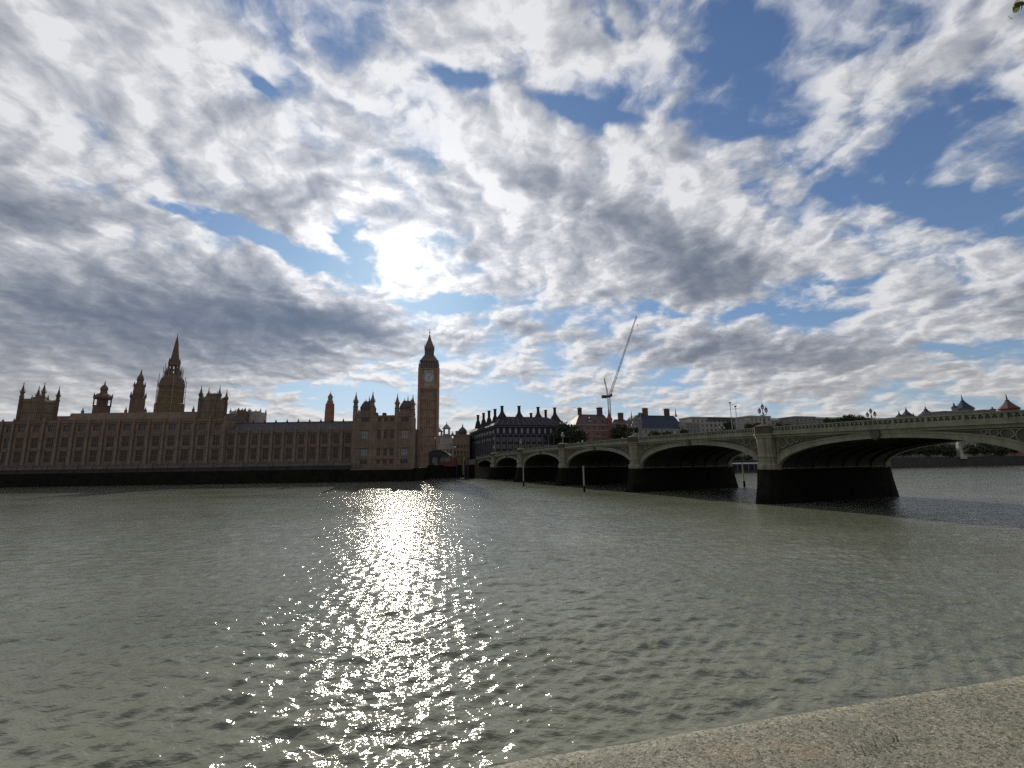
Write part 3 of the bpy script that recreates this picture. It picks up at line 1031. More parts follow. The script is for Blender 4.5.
xS = xat(-150, 421); xA = xat(18, 421); xB = xat(227, 421); xC = xat(354, 440); xD = xat(414, 440)
zS = zat(8, 423.5); zM = zat(100, 422.0); zN = zat(290, 431.5)
Lm = 7.0
# south range runs on beyond the edge of the frame
facade(xA - 42, xA, zS, 6, ('ground', 'main', 'upper', 'third'), visible=False)
facade(xA, xB, zM, 14, ('ground', 'main', 'upper', 'third'), Y=FY - 1.2)
facade(xB, xC, zN, 11, ('ground', 'main', 'upper'))
# roofs
mb = MB(); mb.gable(xA - 42, xA, FY + 3, FY + 19, zS - 0.2, zS + 1.2, 2, 0); mb.build('roof', M['slate'], PAL)
mb = MB()
za = zat(100, 412.0)
mb.add([(xA + 22, FY + 2.5, zM - 0.2), (xB - 12, FY + 2.5, zM - 0.2), (xB - 12, FY + 19, zM - 0.2), (xA + 22, FY + 19, zM - 0.2),
        (xA + 22, FY + 4.0, za), (xB - 12, FY + 4.0, za), (xB - 12, FY + 17, za), (xA + 22, FY + 17, za)],
       [(0, 3, 2, 1), (4, 5, 6, 7), (0, 1, 5, 4), (1, 2, 6, 5), (2, 3, 7, 6), (3, 0, 4, 7)])
rf = mb.build('roof', M['stone'], PAL)
mb = MB()
for px_ in (73, 88, 117, 137, 186, 193):
    pinnacle(mb, xat(px_, 413), FY + 5, za - 0.3, za + 3.0, 0.45)
mb.build('roof_pinnacles', M['stone_dark'], rf)
mb = MB()
zr = zat(290, 422.6, FY + 8)
mb.gable(xB, xC, FY + 1.2, FY + 15, zN - 0.3, zr, 0, 0)
rf = mb.build('roof', M['slate'], PAL)
mb = MB()
for k in range(11):
    x = xB + (xC - xB) * (k + 0.5) / 11
    pinnacle(mb, x, FY + 8, zr - 0.2, zr + 1.9, 0.35)
mb.box(xB, xC, FY + 7.9, FY + 8.1, zr - 0.05, zr + 0.35)
mb.build('roof_crest', M['cast_roof'], rf)
# end faces of the attic block
for (a, b) in ((xA, xA + 22), (xB - 12, xB)):
    mb = MB(); mb.gable(a, b, FY + 3, FY + 19, zM - 0.2, za - 0.5, 1, 1); mb.build('roof', M['cast_roof'], PAL)


def square_tower(x0, x1, y0, y1, ztop, turrets, zb, label):
    mb = MB(); mb.box(x0 + 1.0, x1 - 1.0, y0 + 1.0, y1 - 1.0, zb, ztop)
    for z in (ztop - 0.6, zb + (ztop - zb) * 0.5):
        mb.box(x0 + 0.7, x1 - 0.7, y0 + 0.7, y1 - 0.7, z, z + 0.35)
    n = 9
    for k in range(n):
        x = x0 + 1.4 + (x1 - x0 - 2.8) * k / (n - 1)
        mb.box(x - 0.1, x + 0.1, y0 + 0.8, y0 + 1.003, zb, ztop - 0.62)
    battlement(mb, x0 + 0.9, x1 - 0.9, y0 + 0.85, 0, ztop, 1.3, 1.1)
    battlement(mb, x0 + 0.9, x1 - 0.9, y1 - 1.4, 0, ztop, 1.3, 1.1)
    # raised louvred roof behind the battlements
    tw = mb.build('square_tower', M['stone'], PAL)
    mb = MB(); mb.gable(x0 + 1.6, x1 - 1.6, y0 + 1.8, y1 - 1.8, ztop, ztop + 3.2, 2.6, 2.6)
    for k in range(5):
        x = x0 + 2.2 + (x1 - x0 - 4.4) * k / 4
        pinnacle(mb, x, (y0 + y1) / 2, ztop + 1.2, ztop + 3.6 + (k % 2) * 0.6, 0.25)
    mb.build('tower_roof', M['cast_roof'], tw)
    for (x, y, z1) in turrets:
        mb = MB(); turret(mb, x, y, zb, z1, 0.88); mb.build('turret', M['stone_dark'], tw)


yf = FY - 0.6
a_, b_ = xat(24, 384, yf), xat(45, 384, yf)
square_tower(a_ - 1, b_ + 1, yf - 1, yf + 8.5, zat(35, 401, yf), [(a_, yf, zat(24, 382, yf)), (b_, yf, zat(45, 382, yf)), (a_, yf + 7.6, zat(39, 385.5, yf + 7.6)), (b_, yf + 7.6, zat(60, 386, yf + 7.6))], zM, '')
a_, b_ = xat(201.8, 386, yf), xat(220.3, 386, yf)
square_tower(a_ - 1, b_ + 1, yf - 1, yf + 6.6, zat(210, 398.8, yf), [(a_, yf, zat(201, 385, yf)), (b_, yf, zat(220, 385.5, yf)), (a_, yf + 5.7, zat(209, 387, yf + 5.7)), (b_, yf + 5.7, zat(226, 389, yf + 5.7))], zM - 2, '')

# tower windows on the two towers' shafts, below the parapet line of the front
# ------------------------------------------------------------------ north pavilion
PY = 218.6
ROWSP = [(8.2, 10.2), (12.0, 15.6), (20.0, 24.2), (28.2, 30.4)]
zP = zat(385, 417.5, PY)
zband = zat(385, 427, PY)
sec = [xat(354, 440, PY), xat(374.5, 440, PY), xat(396, 440, PY), xat(412.8, 440, PY)]
mb = MB(); mb.box(sec[0], sec[3], PY + 0.5, PY + 6, 5.5, zP)
pw = mb.build('pavilion_wall', M['stone'], PAL)
fr = MB()
zs = [5.5]
for a, b in ROWSP: zs += [a, b]
zs.append(zP)
for k in range(0, len(zs), 2):
    fr.box(sec[0], sec[3], PY, PY + 0.498, zs[k], zs[k + 1])
    fr.box(sec[0], sec[3], PY - 0.25, PY + 0.002, zs[k] + 0.1, zs[k] + 0.45)
    if zs[k + 1] - zs[k] > 1.5:
        for q in range(34):
            xx = sec[0] + (q + 0.5) * (sec[3] - sec[0]) / 34
            fr.box(xx - 0.08, xx + 0.08, PY - 0.12, PY + 0.003, zs[k] + 0.5, zs[k + 1] - 0.25)
cols = [(sec[0] + sec[1]) / 2, sec[1] + (sec[2] - sec[1]) * 0.2, (sec[1] + sec[2]) / 2, sec[1] + (sec[2] - sec[1]) * 0.8, (sec[2] + sec[3]) / 2]
wid = [3.6, 1.9, 1.9, 1.9, 3.6]
for ri, (a, b) in enumerate(ROWSP):
    edges = [sec[0]]
    for c, w in zip(cols, wid): edges += [c - w / 2, c + w / 2]
    edges.append(sec[3])
    for k in range(0, len(edges), 2):
        fr.box(edges[k], edges[k + 1], PY + 0.002, PY + 0.499, a - 0.01, b + 0.01)
    for k, (c, w) in enumerate(zip(cols, wid)):
        pale = (ri in (1, 2) and k in (0, 4))
        key = ('pav', ri, w, pale)
        if key not in WM: WM[key] = window_mesh(w, b - a, 'blind' if pale else 'palace_glass', 3 if w > 3 else 2)
        put_window(WM[key][0], WM[key][1], c, PY + 0.5, a, PAL)
fr.build('tracery_panels', M['stone'], pw)
for k in (0, 2):
    x0, x1 = sec[k], sec[k + 1]
    zt = zat(385, 411.5, PY)
    mb = MB(); mb.box(x0 + 0.4, x1 - 0.4, PY + 0.6, PY + 6, zP, zt); battlement(mb, x0 + 1.2, x1 - 1.2, PY + 0.5, 0, zt, 1.1, 1.0)
    mb.box(x0 + 0.2, x1 - 0.2, PY + 0.45, PY + 6.1, zt - 1.2, zt - 0.8)
    tw = mb.build('pavilion_tower', M['stone'], PAL)
    mb = MB(); xm = (x0 + x1) / 2
    zz = zat(364, 402, PY + 5)
    mb.lathe(xm, PY + 4.3, [(4.2, zt), (4.3, zt + (zz - zt) * 0.45), (3.0, zt + (zz - zt) * 0.8), (2.4, zz)], 4, math.pi / 4)
    for q in (-1, 0, 1):
        pinnacle(mb, xm + q * 1.6, PY + 5.3, zz - 0.1, zz + (3.2 if q == 0 else 1.6), 0.22)
    for sx_ in (-1, 1):
        pinnacle(mb, xm + sx_ * 2.6, PY + 2.4, zt + 0.5, zt + 4.2, 0.35)
    mb.build('pavilion_roof', M['cast_roof'], tw)
    for x, pp, yy in ((x0 + 1.2, (356, 391.5) if k == 0 else (397.4, 393), PY + 0.7), (x1 - 1.2, (372.8, 390.8) if k == 0 else (412.9, 394), PY + 0.7)):
        mb = MB(); turret(mb, xat(pp[0], pp[1] + 8, yy), yy, 5.5, zat(pp[0], pp[1], yy), 1.12); mb.build('turret', M['stone'], tw)
mb = MB(); battlement(mb, sec[1], sec[2], PY + 0.3, 0, zP, 1.2, 1.0); mb.build('parapet', M['stone'], PAL)
mb = MB(); mb.gable(sec[1] - 0.5, sec[2] + 0.5, PY + 1.5, PY + 9, zP, zat(385, 415.5, PY + 6), 0, 0)
x = xat(384.5, 414, PY + 7); mb.box(x - 0.8, x + 0.8, PY + 6, PY + 8, zP, zat(384, 413, PY + 7))
mb.build('roof', M['slate'], PAL)
# low link between the pavilion and the clock tower
xe = xat(419.5, 440, 236)
mb = MB(); mb.box(sec[3] - 12, xe, 232, 237, 5.8, zat(416, 431, 236)); battlement(mb, sec[3] - 12, xe, 231.9, 0, zat(416, 431, 236), 1.0, 1.0)
mb.build('link_wall', M['stone_dark'], PAL)
# ------------------------------------------------------------------ towers rising behind the front
def lat(pts, Y, cx=None):
    """radius profile from pixel half widths: (left px, right px, y)"""
    out = []
    for l, r, y in pts:
        out.append(((P(r, y, Y).x - P(l, y, Y).x) / 2 / math.cos(math.pi / 8), P(l, y, Y).z))
    return out


# domed ventilation tower
Y = 246.0; cx = P(102, 405, Y).x
mb = MB()
mb.lathe(cx, Y, [(4.1, 20)] + [(3.9, zat(102, 406.8, Y)), (4.2, zat(102, 406.4, Y)), (4.2, zat(102, 405.8, Y)), (2.5, zat(102, 405.6, Y)), (2.5, zat(102, 399.6, Y)), (4.1, zat(102, 399.2, Y)), (4.4, zat(102, 397.6, Y)), (3.9, zat(102, 396.4, Y)),
                         (3.0, zat(102, 394.6, Y)), (1.7, zat(102, 393.6, Y)), (1.5, zat(102, 391, Y)), (1.9, zat(102, 389.2, Y)), (1.4, zat(102, 386.8, Y)), (0.4, zat(102, 384.6, Y)), (0.1, zat(102, 381, Y))], 8)
vt = mb.build('ventilation_tower', M['stone_dark'], PAL)
mb = MB()
for k in range(8):
    a = math.pi / 8 + k * math.pi / 4
    mb.rod((cx + 3.8 * math.cos(a), Y + 3.8 * math.sin(a), zat(102, 406, Y)), (cx + 3.8 * math.cos(a), Y + 3.8 * math.sin(a), zat(102, 399, Y)), 0.28, 5)
    pinnacle(mb, cx + 4.0 * math.cos(a), Y + 4.0 * math.sin(a), zat(102, 397.6, Y), zat(102, 393.6, Y), 0.22)
mb.build('gallery_posts', M['stone_dark'], vt)
# pointed ventilation tower
Y = 252.0; cx = P(137.8, 400, Y).x
mb = MB()
mb.lathe(cx, Y, [(3.9, 20), (3.5, zat(138, 399, Y)), (3.6, zat(138, 397.8, Y)), (2.9, zat(138, 396.6, Y)), (2.7, zat(138, 390, Y)), (2.5, zat(138, 386.5, Y)), (2.0, zat(138, 385.3, Y)), (1.5, zat(138, 382, Y)), (1.5, zat(138, 379.5, Y)),
                 (1.5, zat(138, 377.5, Y)), (0.55, zat(138, 374, Y)), (0.1, zat(138, 369.5, Y))], 8)
for lv, rr, hh in ((397, 3.5, 2.6), (386, 2.5, 2.2), (379.6, 1.3, 1.2)):
    for k in range(8):
        a = math.pi / 8 + k * math.pi / 4
        pinnacle(mb, cx + rr * math.cos(a), Y + rr * math.sin(a), zat(138, lv, Y) - 0.6, zat(138, lv, Y) + hh, 0.28)
mb.build('ventilation_tower', M['stone_dark'], PAL)
# central spire
Y = 300.0; cx = P(170.2, 400, Y).x
zz = lambda py: zat(170, py, Y)
mb = MB()
mb.lathe(cx, Y, [(8.6, 20), (8.5, zz(404)), (7.4, zz(403)), (7.1, zz(388))], 8)
ct = mb.build('central_tower', M['sheet'], PAL)
mb = MB()
mb.lathe(cx, Y, [(7.4, zz(388)), (7.4, zz(383.5)), (6.4, zz(382)), (5.5, zz(378)), (4.6, zz(377)), (4.4, zz(375.4)), (3.2, zz(375))], 8)
mb.lathe(cx, Y, [(3.6, zz(375.2)), (3.6, zz(374.2)), (3.4, zz(374))], 8)
for k in range(8):
    a = math.pi / 8 + k * math.pi / 4
    for sft in (0.0,):
        mb.rod((cx + 3.0 * math.cos(a), Y + 3.0 * math.sin(a), zz(374.3)), (cx + 3.0 * math.cos(a), Y + 3.0 * math.sin(a), zz(365.6)), 0.42, 5)
    pinnacle(mb, cx + 4.1 * math.cos(a), Y + 4.1 * math.sin(a), zz(376), zz(368), 0.34)
    pinnacle(mb, cx + 6.2 * math.cos(a), Y + 6.2 * math.sin(a), zz(384.5), zz(378), 0.5)
    pinnacle(mb, cx + 3.1 * math.cos(a), Y + 3.1 * math.sin(a), zz(365), zz(358.5), 0.3)
mb.lathe(cx, Y, [(3.3, zz(370.4)), (3.3, zz(369.9))], 8)
mb.lathe(cx, Y, [(3.4, zz(365.8)), (3.5, zz(365.0)), (3.1, zz(363)), (2.9, zz(361)), (2.3, zz(358)), (2.1, zz(355.5)), (1.9, zz(353.5)), (1.6, zz(350)), (1.0, zz(343)), (0.25, zz(337)), (0.08, zz(333.5))], 8)
mb.build('spire', M['stone_dark'], ct)
mb = MB()
for (r_, lo, hi) in ((8.6, 412, 381), (5.4, 384, 371)):
    for k in range(0, 12, 1 if r_ < 6 else 2):
        a = k * math.pi / 6 + 0.2
        mb.rod((cx + r_ * math.cos(a), Y + r_ * math.sin(a), zz(lo)), (cx + r_ * math.cos(a), Y + r_ * math.sin(a), zz(hi - 3 * (k % 3))), 0.16, 4)
        b2 = (k + (1 if r_ < 6 else 2)) * math.pi / 6 + 0.2
        py = lo - 2
        while py > hi + 1:
            mb.rod((cx + r_ * math.cos(a), Y + r_ * math.sin(a), zz(py)), (cx + r_ * math.cos(b2), Y + r_ * math.sin(b2), zz(py)), 0.11, 4)
            py -= 6 if r_ > 8 else 4.5
mb.build('scaffolding', M['timber'], ct)
# slim sheeted turret above the lower range
Y = 262.0; cx = P(329.6, 412, Y).x
zz = lambda py: zat(329.6, py, Y)
mb = MB(); mb.lathe(cx, Y, [(2.75, 20), (2.55, zz(411)), (2.35, zz(404)), (1.5, zz(402))], 8)
st = mb.build('slim_tower', M['orange_sheet'], PAL)
mb = MB(); mb.lathe(cx, Y, [(1.7, zz(402.2)), (1.7, zz(400.8)), (1.25, zz(400.4)), (1.25, zz(397.6)), (1.6, zz(397.2)), (1.3, zz(396.4)), (0.7, zz(394.6)), (0.12, zz(393)), (0.05, zz(390.5))], 8)
mb.build('lantern_cap', M['stone_pale'], st)

# ------------------------------------------------------------------ terrace and river wall
x0 = xA - 60
rw = empty('river_wall', (x0 + 80, 216, 0), 'dark weed-stained river wall with a paler granite parapet below the long palace', 'wall')
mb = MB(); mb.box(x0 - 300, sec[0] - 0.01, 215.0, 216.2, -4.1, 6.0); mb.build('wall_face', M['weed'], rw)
mb = MB(); mb.box(x0 - 300, sec[0] - 0.01, 215.2, 216.4, 6.0, 7.7)
mb.build('upper_courses', M['far_wall'], rw)
mb = MB(); mb.box(x0 - 300, sec[0] - 0.01, 214.9, 216.0, 7.7, 9.3); mb.box(x0 - 300, sec[0] - 0.01, 214.75, 216.15, 9.3, 9.55)
k = x0 - 2
while k < sec[0] - 2:
    mb.box(k - 0.6, k + 0.6, 214.6, 216.3, 7.6, 9.9)
    k += 7.0
mb.build('parapet', M['wall_granite'], rw)
mb = MB(); mb.box(sec[0] + 0.01, sec[3] + 1.0, PY - 3.4, PY + 0.6, -4.1, 5.4); mb.build('pavilion_plinth', M['weed'], rw)
mb = MB(); mb.box(sec[0] - 0.4, sec[3] + 1.2, PY - 3.5, PY + 0.7, 5.4, 5.9); mb.build('plinth_course', M['wall_granite'], rw)
mb = MB(); mb.box(x0 - 300, sec[0] - 0.02, 216.4, FY + 0.5, 6.0, 6.4)
tag(mb.build('terrace_path', M['paving']), kind='structure')
mb = MB(); mb.box(sec[3] + 1.2, wallN + 0.02, 215.6, 243, -4.1, 6.0)
for q in range(1): pass
o = BP(0, -6); 
mb.add([], [])
ww_ = mb.build('river_wall', M['weed']); tag(ww_, 'short dark wall stepping back from the river between the palace corner and the bridge', 'wall')

# marquees and awnings on the terrace read as small pale marks
# ------------------------------------------------------------------ clock tower
def clock_tower():
    Y = 302.0
    cx = P(428.6, 400, Y).x
    zz = lambda py: P(428.6, py, Y).z
    hw = 6.15
    T = empty('clock_tower', (cx, Y, 6), 'tall square gothic clock tower with pointed roof standing between palace and bridge', 'clock tower')
    z1, z2 = zz(389.5), zz(370.5)
    mb = MB(); mb.box(cx - hw + .5, cx + hw - .5, Y - hw + .5, Y + hw - .5, 5.9, z1 + 1)
    sh = mb.build('shaft', M['clock_stone'], T)
    mb = MB()
    for sx_ in (-1, 1):
        for sy_ in (-1, 1):
            mb.box(cx + sx_ * hw - 0.85, cx + sx_ * hw + 0.85, Y + sy_ * hw - 0.85, Y + sy_ * hw + 0.85, 5.9, z1)
    for fx in (0, 1):
        for sgn in (-1, 1):
            for k in range(7):
                o_ = -hw + 1.9 + (2 * hw - 3.8) * k / 6
                if fx == 0: mb.box(cx + o_ - 0.2, cx + o_ + 0.2, Y + sgn * (hw - .5), Y + sgn * (hw - 0.05), 9, z1 - 1.2)
                else: mb.box(cx + sgn * (hw - .5), cx + sgn * (hw - 0.05), Y + o_ - 0.2, Y + o_ + 0.2, 9, z1 - 1.2)
    nlev = 8
    for k in range(nlev):
        z = 14 + (z1 - 16) * k / (nlev - 1)
        mb.box(cx - hw - 0.1, cx + hw + 0.1, Y - hw - 0.1, Y + hw + 0.1, z, z + 0.22)
    mb.build('buttress_strips', M['clock_stone'], sh)
    mb = MB()
    for lev in range(7):
        za_ = 14 + (z1 - 16) * lev / 7 + 2.2
        for k in ((2, 3) if lev % 2 else (0, 5)):
            o_ = -hw + 1.9 + (2 * hw - 3.8) * (k + .5) / 6
            mb.box(cx + o_ - 0.28, cx + o_ + 0.28, Y - hw + 0.44, Y - hw + 0.5, za_, za_ + 2.6)
    mb.build('slit_windows', M['glass'], sh)
    # clock stage
    cw = 6.9
    mb = MB()
    for zc, w in ((z1 - 1.0, hw + .35), (z1, cw), (z1 + .6, cw - .15)):
        mb.box(cx - w, cx + w, Y - w, Y + w, zc, zc + (1.0 if w < cw else .6))
    mb.box(cx - cw + .6, cx + cw - .6, Y - cw + .6, Y + cw - .6, z1 + .6, z2)
    for sx_ in (-1, 1):
        for sy_ in (-1, 1):
            mb.box(cx + sx_ * (cw - .75) - 0.85, cx + sx_ * (cw - .75) + 0.85, Y + sy_ * (cw - .75) - 0.85, Y + sy_ * (cw - .75) + 0.85, z1 + .5, z2 + .4)
            pinnacle(mb, cx + sx_ * (cw - .6), Y + sy_ * (cw - .6), z2 + .4, z2 + 5.2, 0.5)
    mb.box(cx - cw, cx + cw, Y - cw, Y + cw, z2 - .7, z2)
    cs = mb.build('clock_stage', M['clock_stone'], T)
    zc = (z1 + z2) / 2 + .6
    for (ax, sg) in (('y', -1), ('x', 1), ('x', -1), ('y', 1)):
        def tr(a, d, z):                      # a across the face, d outwards
            return (cx + a, Y + sg * (cw - .6 + d), z) if ax == 'y' else (cx + sg * (cw - .6 + d), Y + a, z)
        def plate(mb, r0_, r1_, d0, d1, n=40):
            vs = []
            for d in (d0, d1):
                for r_ in (r0_, r1_):
                    for k in range(n):
                        t = 2 * math.pi * k / n
                        vs.append(tr(r_ * math.sin(t), d, zc + r_ * math.cos(t)))
            fs = []
            for k in range(n):
                k2 = (k + 1) % n
                fs += [(2 * n + k, 2 * n + k2, 3 * n + k2, 3 * n + k), (n + k, n + k2, 3 * n + k2, 3 * n + k), (k, k2, 2 * n + k2, 2 * n + k)]
            mb.add(vs, fs)
        mb = MB()
        A_ = [tr(-3.05, .02, z1 + .9), tr(3.05, .02, z1 + .9), tr(3.05, .02, z2 - .9), tr(-3.05, .02, z2 - .9)]; B_ = [tr(-3.05, .04, z1 + .9), tr(3.05, .04, z1 + .9), tr(3.05, .04, z2 - .9), tr(-3.05, .04, z2 - .9)]
        mb.add(A_ + B_, [(0, 1, 2, 3), (4, 5, 6, 7), (0, 1, 5, 4), (1, 2, 6, 5), (2, 3, 7, 6), (3, 0, 4, 7)])
        mb.build('dial_surround', M['portland'], cs)
        mb = MB()
        n = 40; vs = [tr(3.35 * math.sin(2 * math.pi * k / n), d, zc + 3.35 * math.cos(2 * math.pi * k / n)) for d in (0.05, .25) for k in range(n)]
        mb.add(vs, [tuple(range(n)), tuple(range(n, 2 * n))] + [(k, (k + 1) % n, n + (k + 1) % n, n + k) for k in range(n)])
        cf = mb.build('clock_face', M['clock'], cs)
        mb = MB(); plate(mb, 3.36, 3.75, 0.0, .45); plate(mb, 2.35, 2.45, .24, .30); plate(mb, 3.1, 3.2, .24, .30)
        for k in range(12):
            t = 2 * math.pi * k / 12
            mb.rod(tr(2.45 * math.sin(t), .28, zc + 2.45 * math.cos(t)), tr(3.1 * math.sin(t), .28, zc + 3.1 * math.cos(t)), 0.07, 4)
        # spandrel corners framing the dial
        for (a, b2) in ((-1, -1), (1, -1), (-1, 1), (1, 1)):
            p = tr(a * 3.9, .3, zc + b2 * 3.9); q = tr(a * 2.8, .3, zc + b2 * 3.9); r_ = tr(a * 3.9, .3, zc + b2 * 2.8)
            mb.rod(p, q, .12, 4); mb.rod(p, r_, .12, 4)
        mb.build('dial_ring', M['gold'], cs)
        mb = MB()
        for ang_, ln, w in ((R(38), 2.9, .10), (R(168), 1.9, .16)):      # minute and hour hand
            mb.rod(tr(-.5 * math.sin(ang_), .36, zc - .5 * math.cos(ang_)), tr(ln * math.sin(ang_), .36, zc + ln * math.cos(ang_)), w, 4, w * .4)
        mb.build('clock_hands', M['iron'], cs)
    # belfry: open arches
    z3 = zz(362)
    bw = 5.9
    mb = MB()
    mb.box(cx - bw, cx + bw, Y - bw, Y + bw, z2, z2 + .5)
    mb.box(cx - bw + .6, cx + bw - .6, Y - bw + .6, Y + bw - .6, z2 + .5, z3 - .5)
    for k in range(8):
        o_ = -bw + .35 + (2 * bw - .7) * k / 7
        for sg in (-1, 1):
            mb.box(cx + o_ - .28, cx + o_ + .28, Y + sg * (bw - .3) - .3, Y + sg * (bw - .3) + .3, z2 + .5, z3 - .6)
            mb.box(cx + sg * (bw - .3) - .3, cx + sg * (bw - .3) + .3, Y + o_ - .27, Y + o_ + .27, z2 + .5, z3 - .6)
    mb.box(cx - bw - .2, cx + bw + .2, Y - bw - .2, Y + bw + .2, z3 - .6, z3)
    mb.build('belfry', M['clock_roof'], T)
    z4, z5, z6, z7 = zz(356.8), zz(350), zz(348.5), zz(335)
    mb = MB(); mb.lathe(cx, Y, [(bw * 1.38, z3), (bw * 1.16, z3 + (z4 - z3) * .4), (5.0, z4), (4.6, z4 + .2)], 4, math.pi / 4)
    for sg in (-1, 1):
        for row, (zz_, rr, cnt) in enumerate(((z3 + 1.1, 4.9, 4), (z3 + 3.0, 4.0, 3))):
            for k in range(cnt):
                o_ = (-cnt / 2 + .5 + k) * 1.9
                mb.gable(cx + o_ - .4, cx + o_ + .4, Y + sg * rr - .5, Y + sg * rr + .5, zz_ - .3, zz_ + 1.2, 0, 0, 'y')
    lr = mb.build('lower_roof', M['clock_roof'], T)
    mb = MB()
    mb.box(cx - 3.3, cx + 3.3, Y - 3.3, Y + 3.3, z4, z4 + .5)
    for k in range(6):
        o_ = -2.9 + 5.8 * k / 5
        for sg in (-1, 1):
            mb.box(cx + o_ - .2, cx + o_ + .2, Y + sg * 2.9 - .2, Y + sg * 2.9 + .2, z4 + .5, z5)
            mb.box(cx + sg * 2.9 - .2, cx + sg * 2.9 + .2, Y + o_ - .19, Y + o_ + .19, z4 + .5, z5)
    mb.box(cx - 2.75, cx + 2.75, Y - 2.75, Y + 2.75, z4 + .5, z5)
    mb.box(cx - 3.3, cx + 3.3, Y - 3.3, Y + 3.3, z5, z6)
    mb.build('roof_lantern', M['gold'], T).data.materials[0] = M['clock_roof']
    mb = MB(); mb.lathe(cx, Y, [(4.1, z6), (3.5, z6 + 2.2), (1.9, z6 + (z7 - z6) * .55), (.45, z7), (.2, z7 + 1)], 4, math.pi / 4)
    for sg in (-1, 1):
        for s2 in (-1, 1):
            pinnacle(mb, cx + sg * 3.1, Y + s2 * 3.1, z6 - .2, z6 + 2.6, .25)
    sp_ = mb.build('spire', M['clock_roof'], T)
    mb = MB(); mb.rod((cx, Y, z7), (cx, Y, zz(326.5)), .16, 5, .06); mb.sphere((cx, Y, zz(332.5)), .55, 8, 5)
    mb.rod((cx - .8, Y, zz(330)), (cx + .8, Y, zz(330)), .1, 4)
    mb.build('finial', M['gold'], sp_)
    T.rotation_euler = (0, 0, R(9.5))


clock_tower()
# ------------------------------------------------------------------ other buildings on the far bank
def frame_at(o, ang):
    """local frame: x runs along the front, y goes back from us, turned by ang"""
    return Matrix.Translation(o) @ Matrix.Rotation(ang, 4, 'Z')


def empty_rot(name, loc, ang, label, cat, group=None):
    e = empty(name, loc, label, cat, group)
    e.rotation_euler = (0, 0, ang)
    return e


def lb(mb, name, mat, root):
    """build points given in the thing's own frame"""
    return mb.build(name, mat, root, Matrix())


def win_grid(root, xs, zs, w, h, y, mat_glass='glass', name='window', frame_mat='portland', side='front', sill=True):
    """windows as parts: frame with glass child, shared meshes"""
    f = MB()
    f.box(-w / 2 - .14, -w / 2, -.12, .05, -.1, h + .1); f.box(w / 2, w / 2 + .14, -.12, .05, -.1, h + .1)
    f.box(-w / 2, w / 2, -.12, .05, h, h + .1); f.box(-w / 2, w / 2, -.2, .05, -.14, 0)
    f.box(-.05, .05, -.08, .05, 0, h)
    fm = f.mesh('window', M[frame_mat])
    gm = MB().box(-w / 2, w / 2, -.04, .04, 0, h).mesh('glass', M[mat_glass])
    for x in xs:
        for z in zs:
            o = bpy.data.objects.new(name, fm); C.objects.link(o); o.parent = root
            if side == 'front': o.location = (x, y, z)
            else:
                o.location = (y, x, z); o.rotation_euler = (0, 0, math.pi / 2 if side == 'right' else -math.pi / 2)
            g = bpy.data.objects.new('glass', gm); C.objects.link(g); g.parent = o


